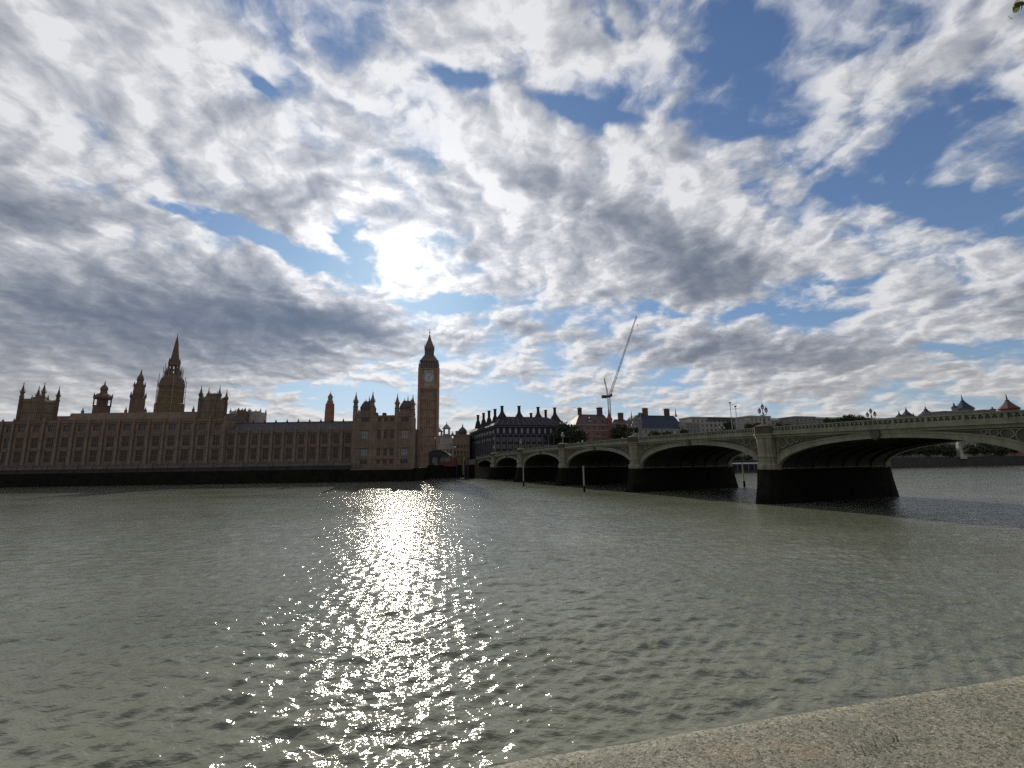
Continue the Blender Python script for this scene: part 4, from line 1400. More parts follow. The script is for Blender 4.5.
# dark office block with tall chimneys beyond the bridge
def office():
    o = P(495, 450, 300); o.z = 6
    ang = math.atan2(.30, .954)
    r = empty_rot('office_block', o, ang, 'dark bronze office block with a row of tall roof chimneys beyond the bridge end', 'office building')
    L, W = 50.0, 78.0
    Z = lambda px, py, Y: P(px, py, Y).z - 6
    ze = Z(496, 425, 300)
    zr = Z(520, 417, 318)
    mb = MB(); mb.box(0, L, 0, W, -.2, ze)
    lb(mb, 'wall', M['bronze'], r)
    mb = MB()
    for k in range(13):
        x = L * k / 12
        mb.box(x - .32, x + .32, -.5, .01, 0, ze - 6.8)
    for k in range(16):
        y = W * k / 15
        mb.box(-.5, .01, y - .3, y + .3, 0, ze - 7)
    for z in (ze - 1.0, ze - 6.4): mb.box(-.6, L + .3, -.6, .011, z, z + .35)
    for z in (ze - 1.0, ze - 6.4): mb.box(-.61, .011, -.2, W, z, z + .35)
    lb(mb, 'stone_fins', M['bronze_pale'], r)
    w1 = MB()
    for k in range(12):
        x = L * (k + .5) / 12
        for z, h in ((ze - 5.4, 3.4), (ze - 10.6, 2.9)):
            pass
    xs = [L * (k + .5) / 12 for k in range(12)]
    win_grid(r, xs, [ze - 5.3], 1.5, 3.3, 0, 'blind', frame_mat='bronze')
    win_grid(r, xs, [ze - 11.0, ze - 15.6, ze - 20.2], 2.5, 3.0, 0, 'glass', frame_mat='bronze')
    ys = [W * (k + .5) / 10 for k in range(10)]
    win_grid(r, ys, [ze - 5.2, ze - 9.8], 5.0, 2.0, 0, 'blind', side='left', frame_mat='bronze')
    win_grid(r, ys, [ze - 14.5], 5.0, 2.0, 0, 'glass', side='left', frame_mat='bronze')
    # roof: hipped mansard round the court
    mb = MB()
    i1 = 9.0
    vs = [(-.7, -.7, ze), (L + .7, -.7, ze), (L + .7, W + .7, ze), (-.7, W + .7, ze), (i1 - 1, i1 + 2, zr), (L - i1, i1 + 2, zr), (L - i1, W - i1, zr), (i1 - 1, W - i1, zr)]
    mb.add(vs, [(0, 3, 2, 1), (4, 5, 6, 7), (0, 1, 5, 4), (1, 2, 6, 5), (2, 3, 7, 6), (3, 0, 4, 7)])
    rf = lb(mb, 'roof', M['bronze'], r)
    mb = MB()
    for k in range(13):
        x = L * k / 12; xx = i1 - 1 + (L - 2 * i1 + 1) * k / 12
        mb.rod((x, -.6, ze + .1), (xx, i1 + 2, zr + .05), .22, 4)
    for k in range(9):
        y = W * k / 8; yy = i1 + 2 + (W - 2 * i1 - 2) * k / 8
        mb.rod((-.6, y, ze + .1), (i1 - 1, yy, zr + .05), .25, 4)
    lb(mb, 'roof_ribs', M['bronze_pale'], rf)
    inv = frame_at(o, ang).inverted()
    R_ = []
    for px, py, big in ((502, 406, 1), (519, 406, 1), (538, 407, 1), (554.6, 407.6, 1), (531, 413, 0), (545.6, 410, 0)):
        Yd = 306 + (px - 500) * .30 + (6 if big else 22)
        p = inv @ P(px, py, Yd)
        R_.append((p, big))
    for px, py, big in ((495, 409, 0), (489, 410.7, 0), (483.6, 413, 0), (478, 415, 0)):
        Yd = 318 + (495 - px) * 1.9
        R_.append((inv @ P(px, py, Yd), 0))
    for p, big in R_:
        mb = MB()
        w = 1.25
        zb = zr - 1
        if big:
            mb.lathe(p.x, p.y, [(5.4, zb - 2.2), (2.6, zb + 1.6), (1.4, zb + 3.6), (1.0, zb + 5.0), (1.0, p.z - .8), (1.3, p.z - .5), (1.3, p.z)], 12)
        else:
            mb.lathe(p.x, p.y, [(2.6, zb - 4), (1.4, zb + 1.2), (.95, zb + 2.2), (.95, p.z - .8), (1.25, p.z - .5), (1.25, p.z)], 12)
        lb(mb, 'chimney', M['bronze'], rf)


office()


def px_of(p):
    d = p - Vector((0, 0, CAM_H))
    return d.dot(rgt) / d.dot(fwd) * FPX + 512


def solve_x(o, ang, yl, zl, px):
    F = frame_at(o, ang)
    lo, hi = -60.0, 120.0
    for _ in range(50):
        md = (lo + hi) / 2
        if px_of(F @ Vector((md, yl, zl))) < px: lo = md
        else: hi = md
    return lo


def brick_house(name, o, ang, pxs, W, ze, zr, label, wall, roofm, chims, dorm, rows=3, trim='portland', gables=()):
    # pxs: front right corner, ridge left, ridge right
    L = solve_x(o, ang, 0, ze, pxs[0])
    hip = (max(0.3, solve_x(o, ang, W / 2, zr, pxs[1])), max(.3, L - solve_x(o, ang, W / 2, zr, pxs[2])))
    chims = [(solve_x(o, ang, W / 2, zr + 4, p), P(p, pt, o.y + W / 2 + (P(p, pt, o.y).x - o.x) * math.tan(ang)).z - 6, w) for p, pt, w in chims]
    dorm = [(solve_x(o, ang, W * .13, ze + 2, p), w) for p, w in dorm]
    r = empty_rot(name, o, ang, label, 'building')
    mb = MB(); mb.box(0, L, 0, W, -.2, ze); lb(mb, 'wall', M[wall], r)
    mb = MB(); mb.gable(-.5, L + .5, -.5, W + .5, ze + .002, zr, hip[0], hip[1]); mb.box(hip[0], L - hip[1], W / 2 - .15, W / 2 + .15, zr - .05, zr + .35)
    rf = lb(mb, 'roof', M[roofm], r)
    mb = MB(); mb.box(-.6, L + .6, -.6, .2, ze - .5, ze - .02)
    for k in range(1, rows): mb.box(-.1, L + .1, -.15, .01, ze - k * 4.2, ze - k * 4.2 + .4)
    lb(mb, 'stone_bands', M[trim], r)
    n = max(4, int(L / 4.2))
    win_grid(r, [L * (k + .5) / n for k in range(n)], [ze - 3.4 - 4.2 * k for k in range(rows)], 1.5, 2.3, 0, frame_mat=trim)
    for (x, ztop, w) in chims:
        mb = MB(); mb.box(x - w / 2, x + w / 2, W / 2 - 1.2, W / 2 + 1.2, zr - 3, ztop - .6); mb.box(x - w / 2 - .25, x + w / 2 + .25, W / 2 - 1.45, W / 2 + 1.45, ztop - .6, ztop)
        for k in range(3):
            mb.lathe(x - w / 3 + k * w / 3, W / 2, [(.25, ztop), (.2, ztop + .7)], 6)
        lb(mb, 'chimney', M['chimney'], rf)
    for (x, s_) in dorm:
        mb = MB(); y0 = W * .13
        mb.box(x - s_ / 2, x + s_ / 2, y0, y0 + 3, ze + .5, ze + .5 + s_ * 1.2)
        lb(mb, 'dormer', M[trim], rf)
        mb = MB(); mb.gable(x - s_ / 2 - .2, x + s_ / 2 + .2, y0 - .2, y0 + 4, ze + .5 + s_ * 1.2, ze + .5 + s_ * 2.0, 0, 0, 'y')
        lb(mb, 'dormer_roof', M[roofm], rf)
    return r, rf


bank = math.atan2(.28, .96)
o = P(576.5, 440, 322); o.z = 6
hz = lambda px, py, Y: P(px, py, Y).z - 6
L1 = solve_x(o, bank, 0, 20, 610)
r1, rf1 = brick_house('brick_mansion', o, bank, (611.5, 579.5, 610.5), 22, hz(578, 424.5, 322), hz(590, 414.8, 336), 'red brick mansion with dark tiled roof and square chimneys left of the crane', 'brick', 'red_tile',
                      [(579.6, 408, 2.3), (599.5, 407.5, 3.6)], [(590, 2.6), (595, 1.6), (602.5, 1.6), (609, 1.6)], 4)
mb = MB(); mb.lathe(L1 + .5, .5, [(1.9, -.2), (1.9, hz(611, 420, 330)), (2.2, hz(611, 419.5, 330)), (1.3, hz(611, 416, 330)), (.5, hz(611, 412.5, 330)), (.08, hz(611, 408.5, 330))], 8)
lb(mb, 'corner_turret', M['brick'], r1)
o = P(613, 440, 345); o.z = 6
r2, rf2 = brick_house('link_building', o, bank, (630, 614.5, 629), 14, hz(620, 424, 348), hz(622, 419.5, 352), 'low red brick link with one broad chimney between two mansions', 'brick', 'red_tile', [(620.5, 413, 3.6)], [], 3)
o = P(633, 440, 338); o.z = 6
r3, rf3 = brick_house('slate_roofed_mansion', o, bank, (684.5, 636, 676.5), 24, hz(655, 429, 345), hz(655, 416, 358), 'pale walled mansion under a long blue slate roof with two square chimneys', 'portland', 'blue_slate',
                      [(640.3, 413, 3.0), (645, 408, 3.6), (666.6, 408.6, 3.6)],
                      [(650.5, 1.6), (657, 1.6), (663.5, 1.6), (669.5, 1.6), (675.5, 1.6)], 3)
L3 = solve_x(o, bank, 0, 20, 684)
xf = solve_x(o, bank, 12, 30, 676.5)
mb = MB(); zt = hz(633, 419, 340)
mb.box(-.8, 7, -1.0, 6, -.2, zt - 1); mb.gable(-1, 7.2, -1.2, 6.5, zt - 1, zt + 2.6, 0, 0, 'y')
mb.lathe(-.6, -.8, [(.8, -.2), (.8, zt), (.5, zt + 1), (.06, zt + 6)], 6); mb.lathe(6.8, -.8, [(.8, -.2), (.8, zt), (.5, zt + 1), (.06, zt + 4)], 6)
lb(mb, 'gabled_bay', M['portland_grey'], r3)
mb = MB(); mb.lathe(xf, 12, [(1.2, hz(676, 417, 365)), (.5, hz(676, 414.5, 365)), (.07, hz(676, 408.8, 365))], 6); lb(mb, 'finial', M['iron'], rf3)
mb = MB(); zt = hz(684, 424, 350)
mb.lathe(L3, 1, [(3.0, -.2), (3.0, zt - 2), (3.3, zt - 1.8), (1.6, zt + 1.5), (.1, zt + 3.2)], 8); lb(mb, 'corner_turret', M['portland_grey'], r3)


def classical_block(name, pl, pr, Y, pt, base, label, wall='portland', cols=8, rows=3, setback=None, rng_=None, roof=None):
    """stone block whose front spans pl..pr in the photograph at distance Y"""
    a = P(pl, 440, Y); a.z = 6
    L = (P(pr, 430, Y + (P(pr, 430, Y).x - a.x) * math.tan(bank)).x - a.x) / math.cos(bank)
    Ltmp = L
    r = empty_rot(name, a, bank, label, 'building')
    H = P((pl + pr) / 2, pt, Y + Ltmp * .14).z - 6
    mb = MB(); mb.box(0, L, 0, 18, -.2, H - .8); mb.box(-.5, L + .5, -.5, 18.5, H - .8, H - .2); mb.box(-.1, L + .1, -.1, 18.1, H - .2, H + .5)
    mb.box(-.2, L + .2, -.2, .01, H - 5.4, H - 5.0)
    for k in range(cols + 1):
        x = L * k / cols
        mb.box(max(0, x - .3), min(L, x + .3), -.22, .009, H - 14, H - 5.4)
    wl_ = lb(mb, 'wall', M[wall], r)
    win_grid(r, [L * (k + .5) / cols for k in range(cols)], [H - 4.3 - 4.4 * k for k in range(rows)], min(1.8, L / cols * .42), 2.4, 0, frame_mat=wall)
    if roof:
        mb = MB(); mb.gable(1, L - 1, 2, 16, H + .5, H + .5 + roof[0], 4, 4); lb(mb, 'roof', M[roof[1]], r)
    return r, L, H


r, L, H = classical_block('ministry_block', 693, 752, 420, 417.6, 6, 'wide pale stone ministry block with a dark top-floor colonnade beyond the bridge', 'portland', 14, 3)
mb = MB()
for k in range(15):
    x = L * (.28 + .52 * k / 14)
    mb.box(x - .6, x + .6, -.7, .3, H - 3.3, H - .9)
mb.box(L * .27, L * .81, -1.0, .3, H - .9, H - .1); lb(mb, 'colonnade', M['slate'], r)
r, L, H = classical_block('low_wing', 684, 700, 412, 423, 6, 'lower stone wing with small windows stepping down left of the wide ministry block', 'portland_grey', 5, 2)
r, L, H = classical_block('corner_pavilion', 752, 772.5, 405, 416.2, 6, 'pale stone corner pavilion with heavy cornice directly behind the largest bridge lamp', 'portland', 5, 3)
r, L, H = classical_block('embankment_terrace', 773, 797, 430, 420.2, 6, 'lower pale stone terrace between two taller blocks with cornices', 'portland', 7, 3, roof=(2.5, 'copper'))
r, L, H = classical_block('stone_pavilion', 797.5, 818, 418, 416.8, 6, 'square stone pavilion with flat cornice left of the distant trees', 'portland_grey', 5, 3)
r, L, H = classical_block('long_terrace', 819, 905, 455, 419.2, 6, 'long low grey building mostly hidden behind trees above the bridge parapet', 'portland_grey', 16, 2, roof=(2.2, 'copper'))


def turreted(px0, px1, Y, pt, spires, name, label, wall, roofm, flat=None):
    r, L, H = classical_block(name, px0, px1, Y, pt, 6, label, wall, max(3, int((px1 - px0) / 4)), 2)
    inv = frame_at(r.location, bank).inverted()
    for (px, py, w, yb, ym) in spires:
        d = Y + 8
        p = inv @ P(px, py, d + (P(px, py, d).x - r.location.x) * .29)
        Yp = (frame_at(r.location, bank) @ p).y
        zb = P(px, yb, Yp).z - 6; zm = P(px, ym, Yp).z - 6
        mb = MB()
        mb.lathe(p.x, p.y, [(w, H - 1), (w, zb), (w * 1.12, zb + .3), (w * .62, zb + (zm - zb) * .55), (w * .26, zm), (w * .20, zm + .8), (w * .26, zm + 1.0), (w * .10, zm + 1.8), (.12, p.z)], 8)
        lb(mb, 'spired_turret', M[roofm], r)
        mb = MB(); mb.lathe(p.x, p.y, [(w * 1.03, H - .9), (w * 1.03, zb - .4), (w * 1.2, zb - .3), (w * 1.2, zb)], 8); lb(mb, 'turret_drum', M[wall], r)
    return r


turreted(897, 918, 470, 418.0, [(898.5, 410.5, 3.2, 416.5, 414), (905.5, 407, 4.6, 415.5, 411), (913, 412.5, 2.2, 417, 415)], 'turreted_mansions', 'distant grey mansion block with small blue-grey pointed turrets right of the second lamp', 'portland_grey', 'blue_slate')
turreted(917, 933, 460, 416.8, [(925, 406, 7.0, 416, 410.5)], 'pyramid_roofed_block', 'distant block under one dark pyramid roof', 'portland_grey', 'blue_slate')
turreted(949.5, 984, 440, 411.6, [(961.2, 394.5, 7.2, 409.0, 402.0), (953.5, 402.5, 2.6, 408, 405)], 'mansion_block', 'grey mansion block with a steep dark spire rising near the right edge', 'portland_grey', 'blue_slate')
turreted(989, 997, 470, 410, [(992, 407, 2.5, 409.5, 408.4)], 'small_stone_block', 'small dark stone block between the two spired mansions on the right', 'portland_grey', 'blue_slate')
turreted(999, 1022, 440, 411.6, [(1005.6, 393.5, 7.4, 409.0, 401.5)], 'red_spired_mansion', 'reddish mansion with a broad spired roof at the right edge above the bridge', 'brick', 'red_tile')

# ------------------------------------------------------------------ pale gothic buildings between the clock tower and the office block
def cupola_building():
    Y = 372.0
    a = P(436, 450, Y); b = P(456, 450, Y)
    r = empty('cupola_building', (a.x, Y, 6), 'pale stone building with open lantern cupolas immediately right of the clock tower', 'building')
    Z = lambda px, py: P(px, py, Y).z
    mb = MB(); mb.box(a.x, b.x, Y, Y + 18, 5.8, Z(445, 443.5)); mb.box(a.x + 3, b.x - 3, Y + 2, Y + 14, Z(445, 443.5), Z(445, 438)); mb.box(a.x - .3, b.x + .3, Y - .4, Y + .01, Z(445, 444.6), Z(445, 443.7))
    w = mb.build('wall', M['portland'], r)
    gm = empty
    f = MB().box(-.8, .8, -.08, .05, 0, 3).mesh('window', M['glass'])
    for k in range(6):
        for z in (8.5, 13.5):
            inst('window', f, (a.x + (b.x - a.x) * (k + .5) / 6, Y, 6 + z - 3), r)
    for px, top, wd in ((446.6, 421.5, 2.7), (439.3, 426.5, 2.5), (452.6, 431, 1.6)):
        x = P(px, 430, Y + 5).x; y = Y + 5
        z0 = Z(445, 438) - 1 if wd > 1.8 else Z(445, 443); z1 = P(px, top, y).z
        h = z1 - z0
        mb = MB(); mb.box(x - wd, x + wd, y - wd, y + wd, z0 - 4, z0 + h * .30)
        for sx_ in (-1, 1):
            for sy_ in (-1, 1):
                mb.box(x + sx_ * wd * .75 - .42, x + sx_ * wd * .75 + .42, y + sy_ * wd * .75 - .42, y + sy_ * wd * .75 + .42, z0 + h * .30, z0 + h * .58)
        mb.lathe(x, y, [(wd * 1.35, z0 + h * .58), (wd * 1.35, z0 + h * .62), (wd * .95, z0 + h * .70), (wd * .5, z0 + h * .80), (.35, z0 + h * .86), (.1, z1)], 8)
        mb.build('cupola', M['portland_grey'], r)


cupola_building()


def gabled_block():
    Y = 352.0
    a = P(453.5, 450, Y); b = P(469.5, 450, Y)
    r = empty('gabled_block', (a.x, Y, 6), 'tan stone block with a dark domed corner between the cupolas and the office block', 'building')
    Z = lambda px, py: P(px, py, Y).z
    mb = MB(); mb.box(a.x, b.x, Y, Y + 20, 5.8, Z(460, 434.5)); mb.box(a.x - .3, b.x + .3, Y - .4, Y + .01, Z(460, 436), Z(460, 435))
    mb.box(a.x + 1, a.x + 3, Y + 3, Y + 5, Z(460, 434.5), Z(460, 430.5)); mb.box(b.x - 9.3, b.x - 7.5, Y + 3, Y + 5, Z(460, 434.5), Z(460, 431))
    mb.build('wall', M['stone_pale'], r)
    f = MB().box(-.7, .7, -.08, .05, 0, 2.4).mesh('window', M['glass'])
    for k in range(5):
        for z in (10, 15, 20):
            inst('window', f, (a.x + (b.x - a.x) * (k + .5) / 5, Y, z), r)
    x = P(462.6, 430, Y + 3).x
    mb = MB(); mb.lathe(x, Y + 3, [(3.4, Z(462, 435)), (3.4, Z(462, 432.5)), (3.7, Z(462, 432)), (3.0, Z(462, 429.5)), (1.3, Z(462, 427.4)), (.7, Z(462, 426.8)), (.1, Z(462, 423.5))], 8)
    mb.build('dome', M['slate'], r)


gabled_block()

# ------------------------------------------------------------------ abbey far behind the palace
def abbey():
    Y = 500.0
    a = P(229.8, 415, Y); b = P(263.5, 415, Y)
    r = empty('abbey', (a.x, Y, 6), 'pair of pinnacled grey church towers far behind the long palace roof', 'church')
    Z = lambda px, py: P(px, py, Y).z
    for l, rr, yt, mat, lab in ((229, 239, 411, 'portland', ''), (236.5, 245, 411, 'stone_dark', ''), (249, 260.5, 411.5, 'portland', '')):
        yy = Y + (8 if mat == 'portland' else 0)
        x0_, x1_ = P(l, 415, yy).x, P(rr, 415, yy).x
        w = x1_ - x0_
        mb = MB(); mb.box(x0_, x1_, yy, yy + w, 5.8, Z(240, yt)); battlement(mb, x0_, x1_, yy - .1, 0, Z(240, yt), 1.2, 1.4)
        for k in range(3):
            mb.box(x0_ + w * (k + .5) / 3 - .25, x0_ + w * (k + .5) / 3 + .25, yy - .3, yy + .01, 30, Z(240, yt) - 1)
        t = mb.build('tower', M[mat], r)
        for xx in (x0_ + .9, (x0_ + x1_) / 2, x1_ - .9):
            for y2 in (yy + .9, yy + w - .9):
                if abs(xx - (x0_ + x1_) / 2) < .1 and y2 > yy + 2: continue
                mb = MB(); hgt = 4.6 if abs(xx - (x0_ + x1_) / 2) > .1 else 2.5
                pinnacle(mb, xx, y2, Z(240, yt) - .2, Z(240, yt) + hgt, .65); mb.build('pinnacle', M[mat], t)
    mb = MB(); mb.box(a.x - 4, b.x + 30, Y + 12, Y + 30, 5.8, 36); mb.gable(a.x - 4, b.x + 30, Y + 12, Y + 30, 36, 44, 0, 0)
    mb.build('nave', M['portland_grey'], r)


abbey()

# ------------------------------------------------------------------ tower crane
def crane():
    Y = 470.0
    p0 = P(611, 440, Y); x = p0.x
    T = empty('tower_crane', (x, Y, 6), 'grey lattice luffing crane with raised jib rising behind the red brick mansion', 'crane')
    Z = lambda py, px=611: P(px, py, Y).z
    def lattice(mb, a, b, w0, w1, n, rc=.13, rl=.07):
        a, b = Vector(a), Vector(b)
        d = (b - a).normalized(); s = Vector((0, 1, 0)); u = d.cross(s).normalized()
        def ring_(t):
            c = a.lerp(b, t); w = (w0 + (w1 - w0) * t) / 2
            return [c + s * w + u * w, c - s * w + u * w, c - s * w - u * w, c + s * w - u * w]
        A, B = ring_(0), ring_(1)
        for k in range(4): mb.rod(A[k], B[k], rc, 4)
        for i in range(n):
            r0_, r1_ = ring_(i / n), ring_((i + 1) / n)
            for k in range(4):
                mb.rod(r0_[k], r1_[(k + 1) % 4], rl, 3); mb.rod(r0_[k], r0_[(k + 1) % 4], rl, 3)
    zt = Z(397.5)
    mb = MB(); lattice(mb, (x, Y, 6), (x, Y, zt), 2.3, 2.3, 26, .2, .11); mb.build('mast', M['crane'], T)
    mb = MB(); mb.lathe(x, Y, [(1.6, zt), (1.6, zt + .8)], 10); mb.box(x - 2, x + 3, Y - 1.5, Y + 1.5, zt + .8, zt + 2.2)
    mb.box(x - 6, x + 2, Y - 1.2, Y + 1.2, zt + 1, zt + 1.7); mb.build('slewing_deck', M['iron'], T)
    mb = MB(); mb.box(x + 1, x + 3.2, Y - 3.0, Y - 1.4, zt + .9, zt + 3.3); mb.build('operator_cab', M['crane'], T)
    xw = P(602.5, 397, Y).x
    mb = MB(); mb.box(xw - 1, xw + 4.5, Y - 1.4, Y + 1.4, zt - .6, zt + 2.4); mb.build('counterweight', M['iron'], T)
    tip = P(636.6, 316, Y)
    foot = Vector((x + 1.2, Y, zt + 2.2))
    mb = MB(); lattice(mb, foot, tip, 1.9, 1.0, 44, .19, .09); mb.build('jib', M['crane'], T)
    head = P(604.3, 378.5, Y)
    mb = MB(); lattice(mb, (x - .8, Y, zt + 2.2), head, 1.2, .8, 10, .16, .08); mb.rod(head, (xw + 1, Y, zt + 2), .08, 4); mb.build('a_frame', M['crane'], T)
    mb = MB(); mb.rod(head, foot.lerp(tip, .55), .045, 3); mb.rod(head, foot.lerp(tip, .95), .045, 3); mb.rod(head, P(607, 371, Y), .04, 3); mb.build('stay_ropes', M['iron'], T)
    hk = P(637.6, 325.5, Y)
    mb = MB(); mb.rod(tip, (tip.x, Y, hk.z + .9), .05, 3); mb.box(tip.x - .45, tip.x + .45, Y - .3, Y + .3, hk.z - .5, hk.z + .9); mb.build('hook_block', M['iron'], T)


crane()

# ------------------------------------------------------------------ trees
def crown_mesh(seed, n_clump=60, leaves=26, shape=(1, 1, .85), leaf=.085, mat='leaf'):
    rn = np.random.default_rng(seed)
    vs = []; fs = []
    for c in range(n_clump):
        d = rn.normal(size=3); d /= np.linalg.norm(d)
        rr = .35 + .55 * rn.random() ** .6
        ctr = d * rr * np.array(shape) + np.array([0, 0, .05])
        if ctr[2] < -.55: ctr[2] *= .5
        cr = .14 + .14 * rn.random()
        P0 = ctr + rn.normal(size=(leaves, 3)) * cr * .62
        for p in P0:
            a = rn.normal(size=3); a /= np.linalg.norm(a)
            b = np.cross(a, rn.normal(size=3)); b /= np.linalg.norm(b)
            s = leaf * (.6 + rn.random() * .9)
            k = len(vs)
            vs += [tuple(p + a * s), tuple(p + b * s * .6), tuple(p - a * s), tuple(p - b * s * .6)]
            fs.append((k, k + 1, k + 2, k + 3))
    me = bpy.data.meshes.new('crown'); me.from_pydata(vs, [], fs); me.materials.append(M[mat]); me.update()
    return me


CROWNS = [crown_mesh(s, 80, 34, (1, 1, sc)) for s, sc in ((1, .8), (2, .95), (3, .7))]
tm = MB(); tm.rod((0, 0, 0), (.02, .01, .55), .055, 7, .035)
for a in range(5):
    t = a * 1.3; tm.rod((.01, 0, .38 + .03 * a), (.4 * math.cos(t), .4 * math.sin(t), .95), .028, 5, .01)
TRUNK = tm.mesh('trunk', M['bark'])


def tree(px, ptop, Y, wpx, label, pbase=None, gz=6.0, group=None, k=0):
    top = P(px, ptop, Y)
    half = (P(px + wpx / 2, ptop, Y).x - P(px - wpx / 2, ptop, Y).x) / 2
    zs_ = [.8, .95, .7][k % 3]
    base = Vector((top.x, Y, gz))
    r = empty('tree', base, label, 'tree', group)
    hh = top.z - gz
    c = bpy.data.objects.new('crown', CROWNS[k % 3]); C.objects.link(c); c.parent = r
    sz = min(half, hh * .5) if half < hh else half
    vz = min(half * .95, hh * .52) / .95
    c.location = (0, 0, hh - vz * zs_ * .98)
    c.scale = (half, half, vz)
    c.rotation_euler = (0, 0, px * 1.7)
    t = bpy.data.objects.new('trunk', TRUNK); C.objects.link(t); t.parent = r
    t.scale = (half * .95, half * .95, hh * .85)
    return r


tree(566, 424, 305, 26, 'broad dark green tree in front of the red brick mansion, the largest above the bridge', k=0)
tree(579, 430, 302, 16, 'rounder dark tree touching the right side of the largest tree above the bridge', k=1)
tree(621, 424.5, 318, 21, 'dark round tree between the red mansion and the slate roofed mansion', k=1)
tree(634, 427, 322, 9, 'slim olive tree at the gable of the slate roofed mansion', k=2)
tree(654, 431.5, 310, 12, 'low bushy tree below the left half of the blue slate roof', k=2)
tree(667, 432, 312, 12, 'low bushy tree below the right half of the blue slate roof', k=0)
tree(684, 429, 330, 9, 'small dark tree right of the blue slate roof', k=1)
tree(727, 421.5, 340, 14, 'small round tree before the colonnade of the ministry block', k=1)
tree(748, 424, 350, 9, 'small tree just left of the largest bridge lamp', k=0)
tree(757, 423, 350, 9, 'small tree directly behind the largest bridge lamp', k=2)
tree(778, 423, 360, 8, 'dark tree before the lower stone terrace with green roof', k=1)
tree(788, 424, 360, 8, 'smaller tree at the right end of the lower stone terrace', k=2)
for i, (px, pt, w, lab) in enumerate(((828, 418.5, 12, 'leftmost of the dark trees clustered above the bridge parapet'), (838, 417.5, 13, 'dark tree second from left in the cluster above the parapet'), (848, 415.5, 15, 'tallest dark tree in the cluster above the parapet'),
                           (859, 416.5, 13, 'dark tree right of the tallest one in the cluster above the parapet'), (867, 418, 9, 'small dark tree immediately left of the far side bridge lamp'))):
    tree(px, pt, 400, w, lab, k=i)
# plane trees along the far embankment, seen under the arches
rt = random.Random(4)
words = ['first', 'second', 'third', 'fourth', 'fifth', 'sixth', 'seventh', 'eighth', 'ninth', 'tenth', 'eleventh', 'twelfth']
i = 0
for (px, Y) in ((893, 352), (901, 356), (909, 358), (917, 362), (926, 366), (935, 368), (944, 372), (953, 376), (972, 384), (984, 388), (998, 392), (1012, 396)):
    tree(px, 444.5 + rt.uniform(-1.5, 1.5) - (px - 890) * .01, Y, 15, '%s tree from the left in the embankment row under the nearest arch' % words[i], group='trees on the far embankment under the arch', k=i)
    i += 1
for n_, (px, Y) in enumerate(((728, 305), (737, 308), (747, 311))):
    tree(px, 454 + n_ * .5, Y, 10, ('left', 'middle', 'right')[n_] + ' one of three trees seen under the arch beside the water gap', k=n_)

# ------------------------------------------------------------------ obelisk and embankment wall on the far bank
ob = P(961.5, 458, 366); zt = P(958, 441, 366).z
mb = MB(); mb.box(ob.x - 2.6, ob.x + 2.6, 364, 369.2, 5.8, 8.0); mb.lathe(ob.x, 366.6, [(2.6, 8), (2.4, 8.4), (2.15, 8.5), (1.45, zt - 2.2), (.05, zt)], 4, math.pi / 4)
obk = mb.build('obelisk', M['portland']); tag(obk, 'pale stone obelisk standing on the far embankment seen under the nearest arch', 'monument')
ew = [BP(0, 29), G(760, 471.5), G(960, 466.3), G(1100, 464.0), Vector((2500, 900, 0))]
mb = MB()
for a, b in zip(ew, ew[1:]):
    d = (b - a).normalized(); n_ = Vector((-d.y, d.x, 0))
    mb.obox(Vector((a.x, a.y, -4.1)) - n_ * 1.2, (b - a) , n_ * 1.8, Vector((0, 0, 10.9)))
    mb.obox(Vector((a.x, a.y, 6.8)) - n_ * 1.4, (b - a), n_ * .9, Vector((0, 0, .5)))
tag(mb.build('embankment_wall', M['far_wall']), 'long dark granite embankment wall lining the far bank beyond the bridge', 'wall')

# floating pier beyond the arches
pa, pb = G(722, 472.5), G(768, 472)
d = (pb - pa).normalized(); n_ = Vector((-d.y, d.x, 0)); Ln = (pb - pa).length
fp = empty('floating_pier', (pa.x, pa.y, 0), 'low boat pier with a long pale canopy edge seen through the arch gap', 'pier')
o = pa - n_ * 9
mb = MB(); mb.obox(Vector((o.x, o.y, -.4)), d * Ln, n_ * 7, Vector((0, 0, 1.6))); mb.build('pontoon', M['iron'], fp)
mb = MB(); mb.obox(Vector((o.x, o.y, 5.2)), d * Ln, n_ * 7, Vector((0, 0, .55))); mb.build('canopy', M['white'], fp)
mb = MB()
for k in range(9):
    q = o + d * (Ln * (k + .1) / 8.3) + n_ * .5
    mb.rod((q.x, q.y, 1.2), (q.x, q.y, 5.2), .16, 6)
mb.build('posts', M['steel'], fp)
mb = MB(); q = o + d * 4 + n_ * 2; mb.obox(Vector((q.x, q.y, 1.21)), d * (Ln - 8), n_ * 3.5, Vector((0, 0, 3.0))); mb.build('waiting_room', M['bronze'], fp)

# mooring piles
for px, yt, yb, lab in ((523.6, 465.6, 486.2, 'slender pale mooring pile left of the second, before the small far arch'), (584.4, 466.2, 492.0, 'slender pale mooring pile standing in the river before the middle arch'),
                        (744.6, 463, 487, 'tall mooring pile seen through the gap between two piers')):
    g = G(px, yb); z1 = P(px, yt, g.y).z
    r = empty('mooring_pile', (g.x, g.y, 0), lab, 'post', 'mooring piles in the river')
    mb = MB(); mb.lathe(g.x, g.y, [(.20, 1.6), (.18, z1 - .3), (.22, z1 - .28), (.22, z1 - .05), (.05, z1 + .15)], 8, smooth=False); mb.build('upper_post', M['timber'], r)
    mb = MB(); mb.lathe(g.x, g.y, [(.30, -4.2), (.29, 1.6)], 8); mb.build('wet_foot', M['weed'], r)

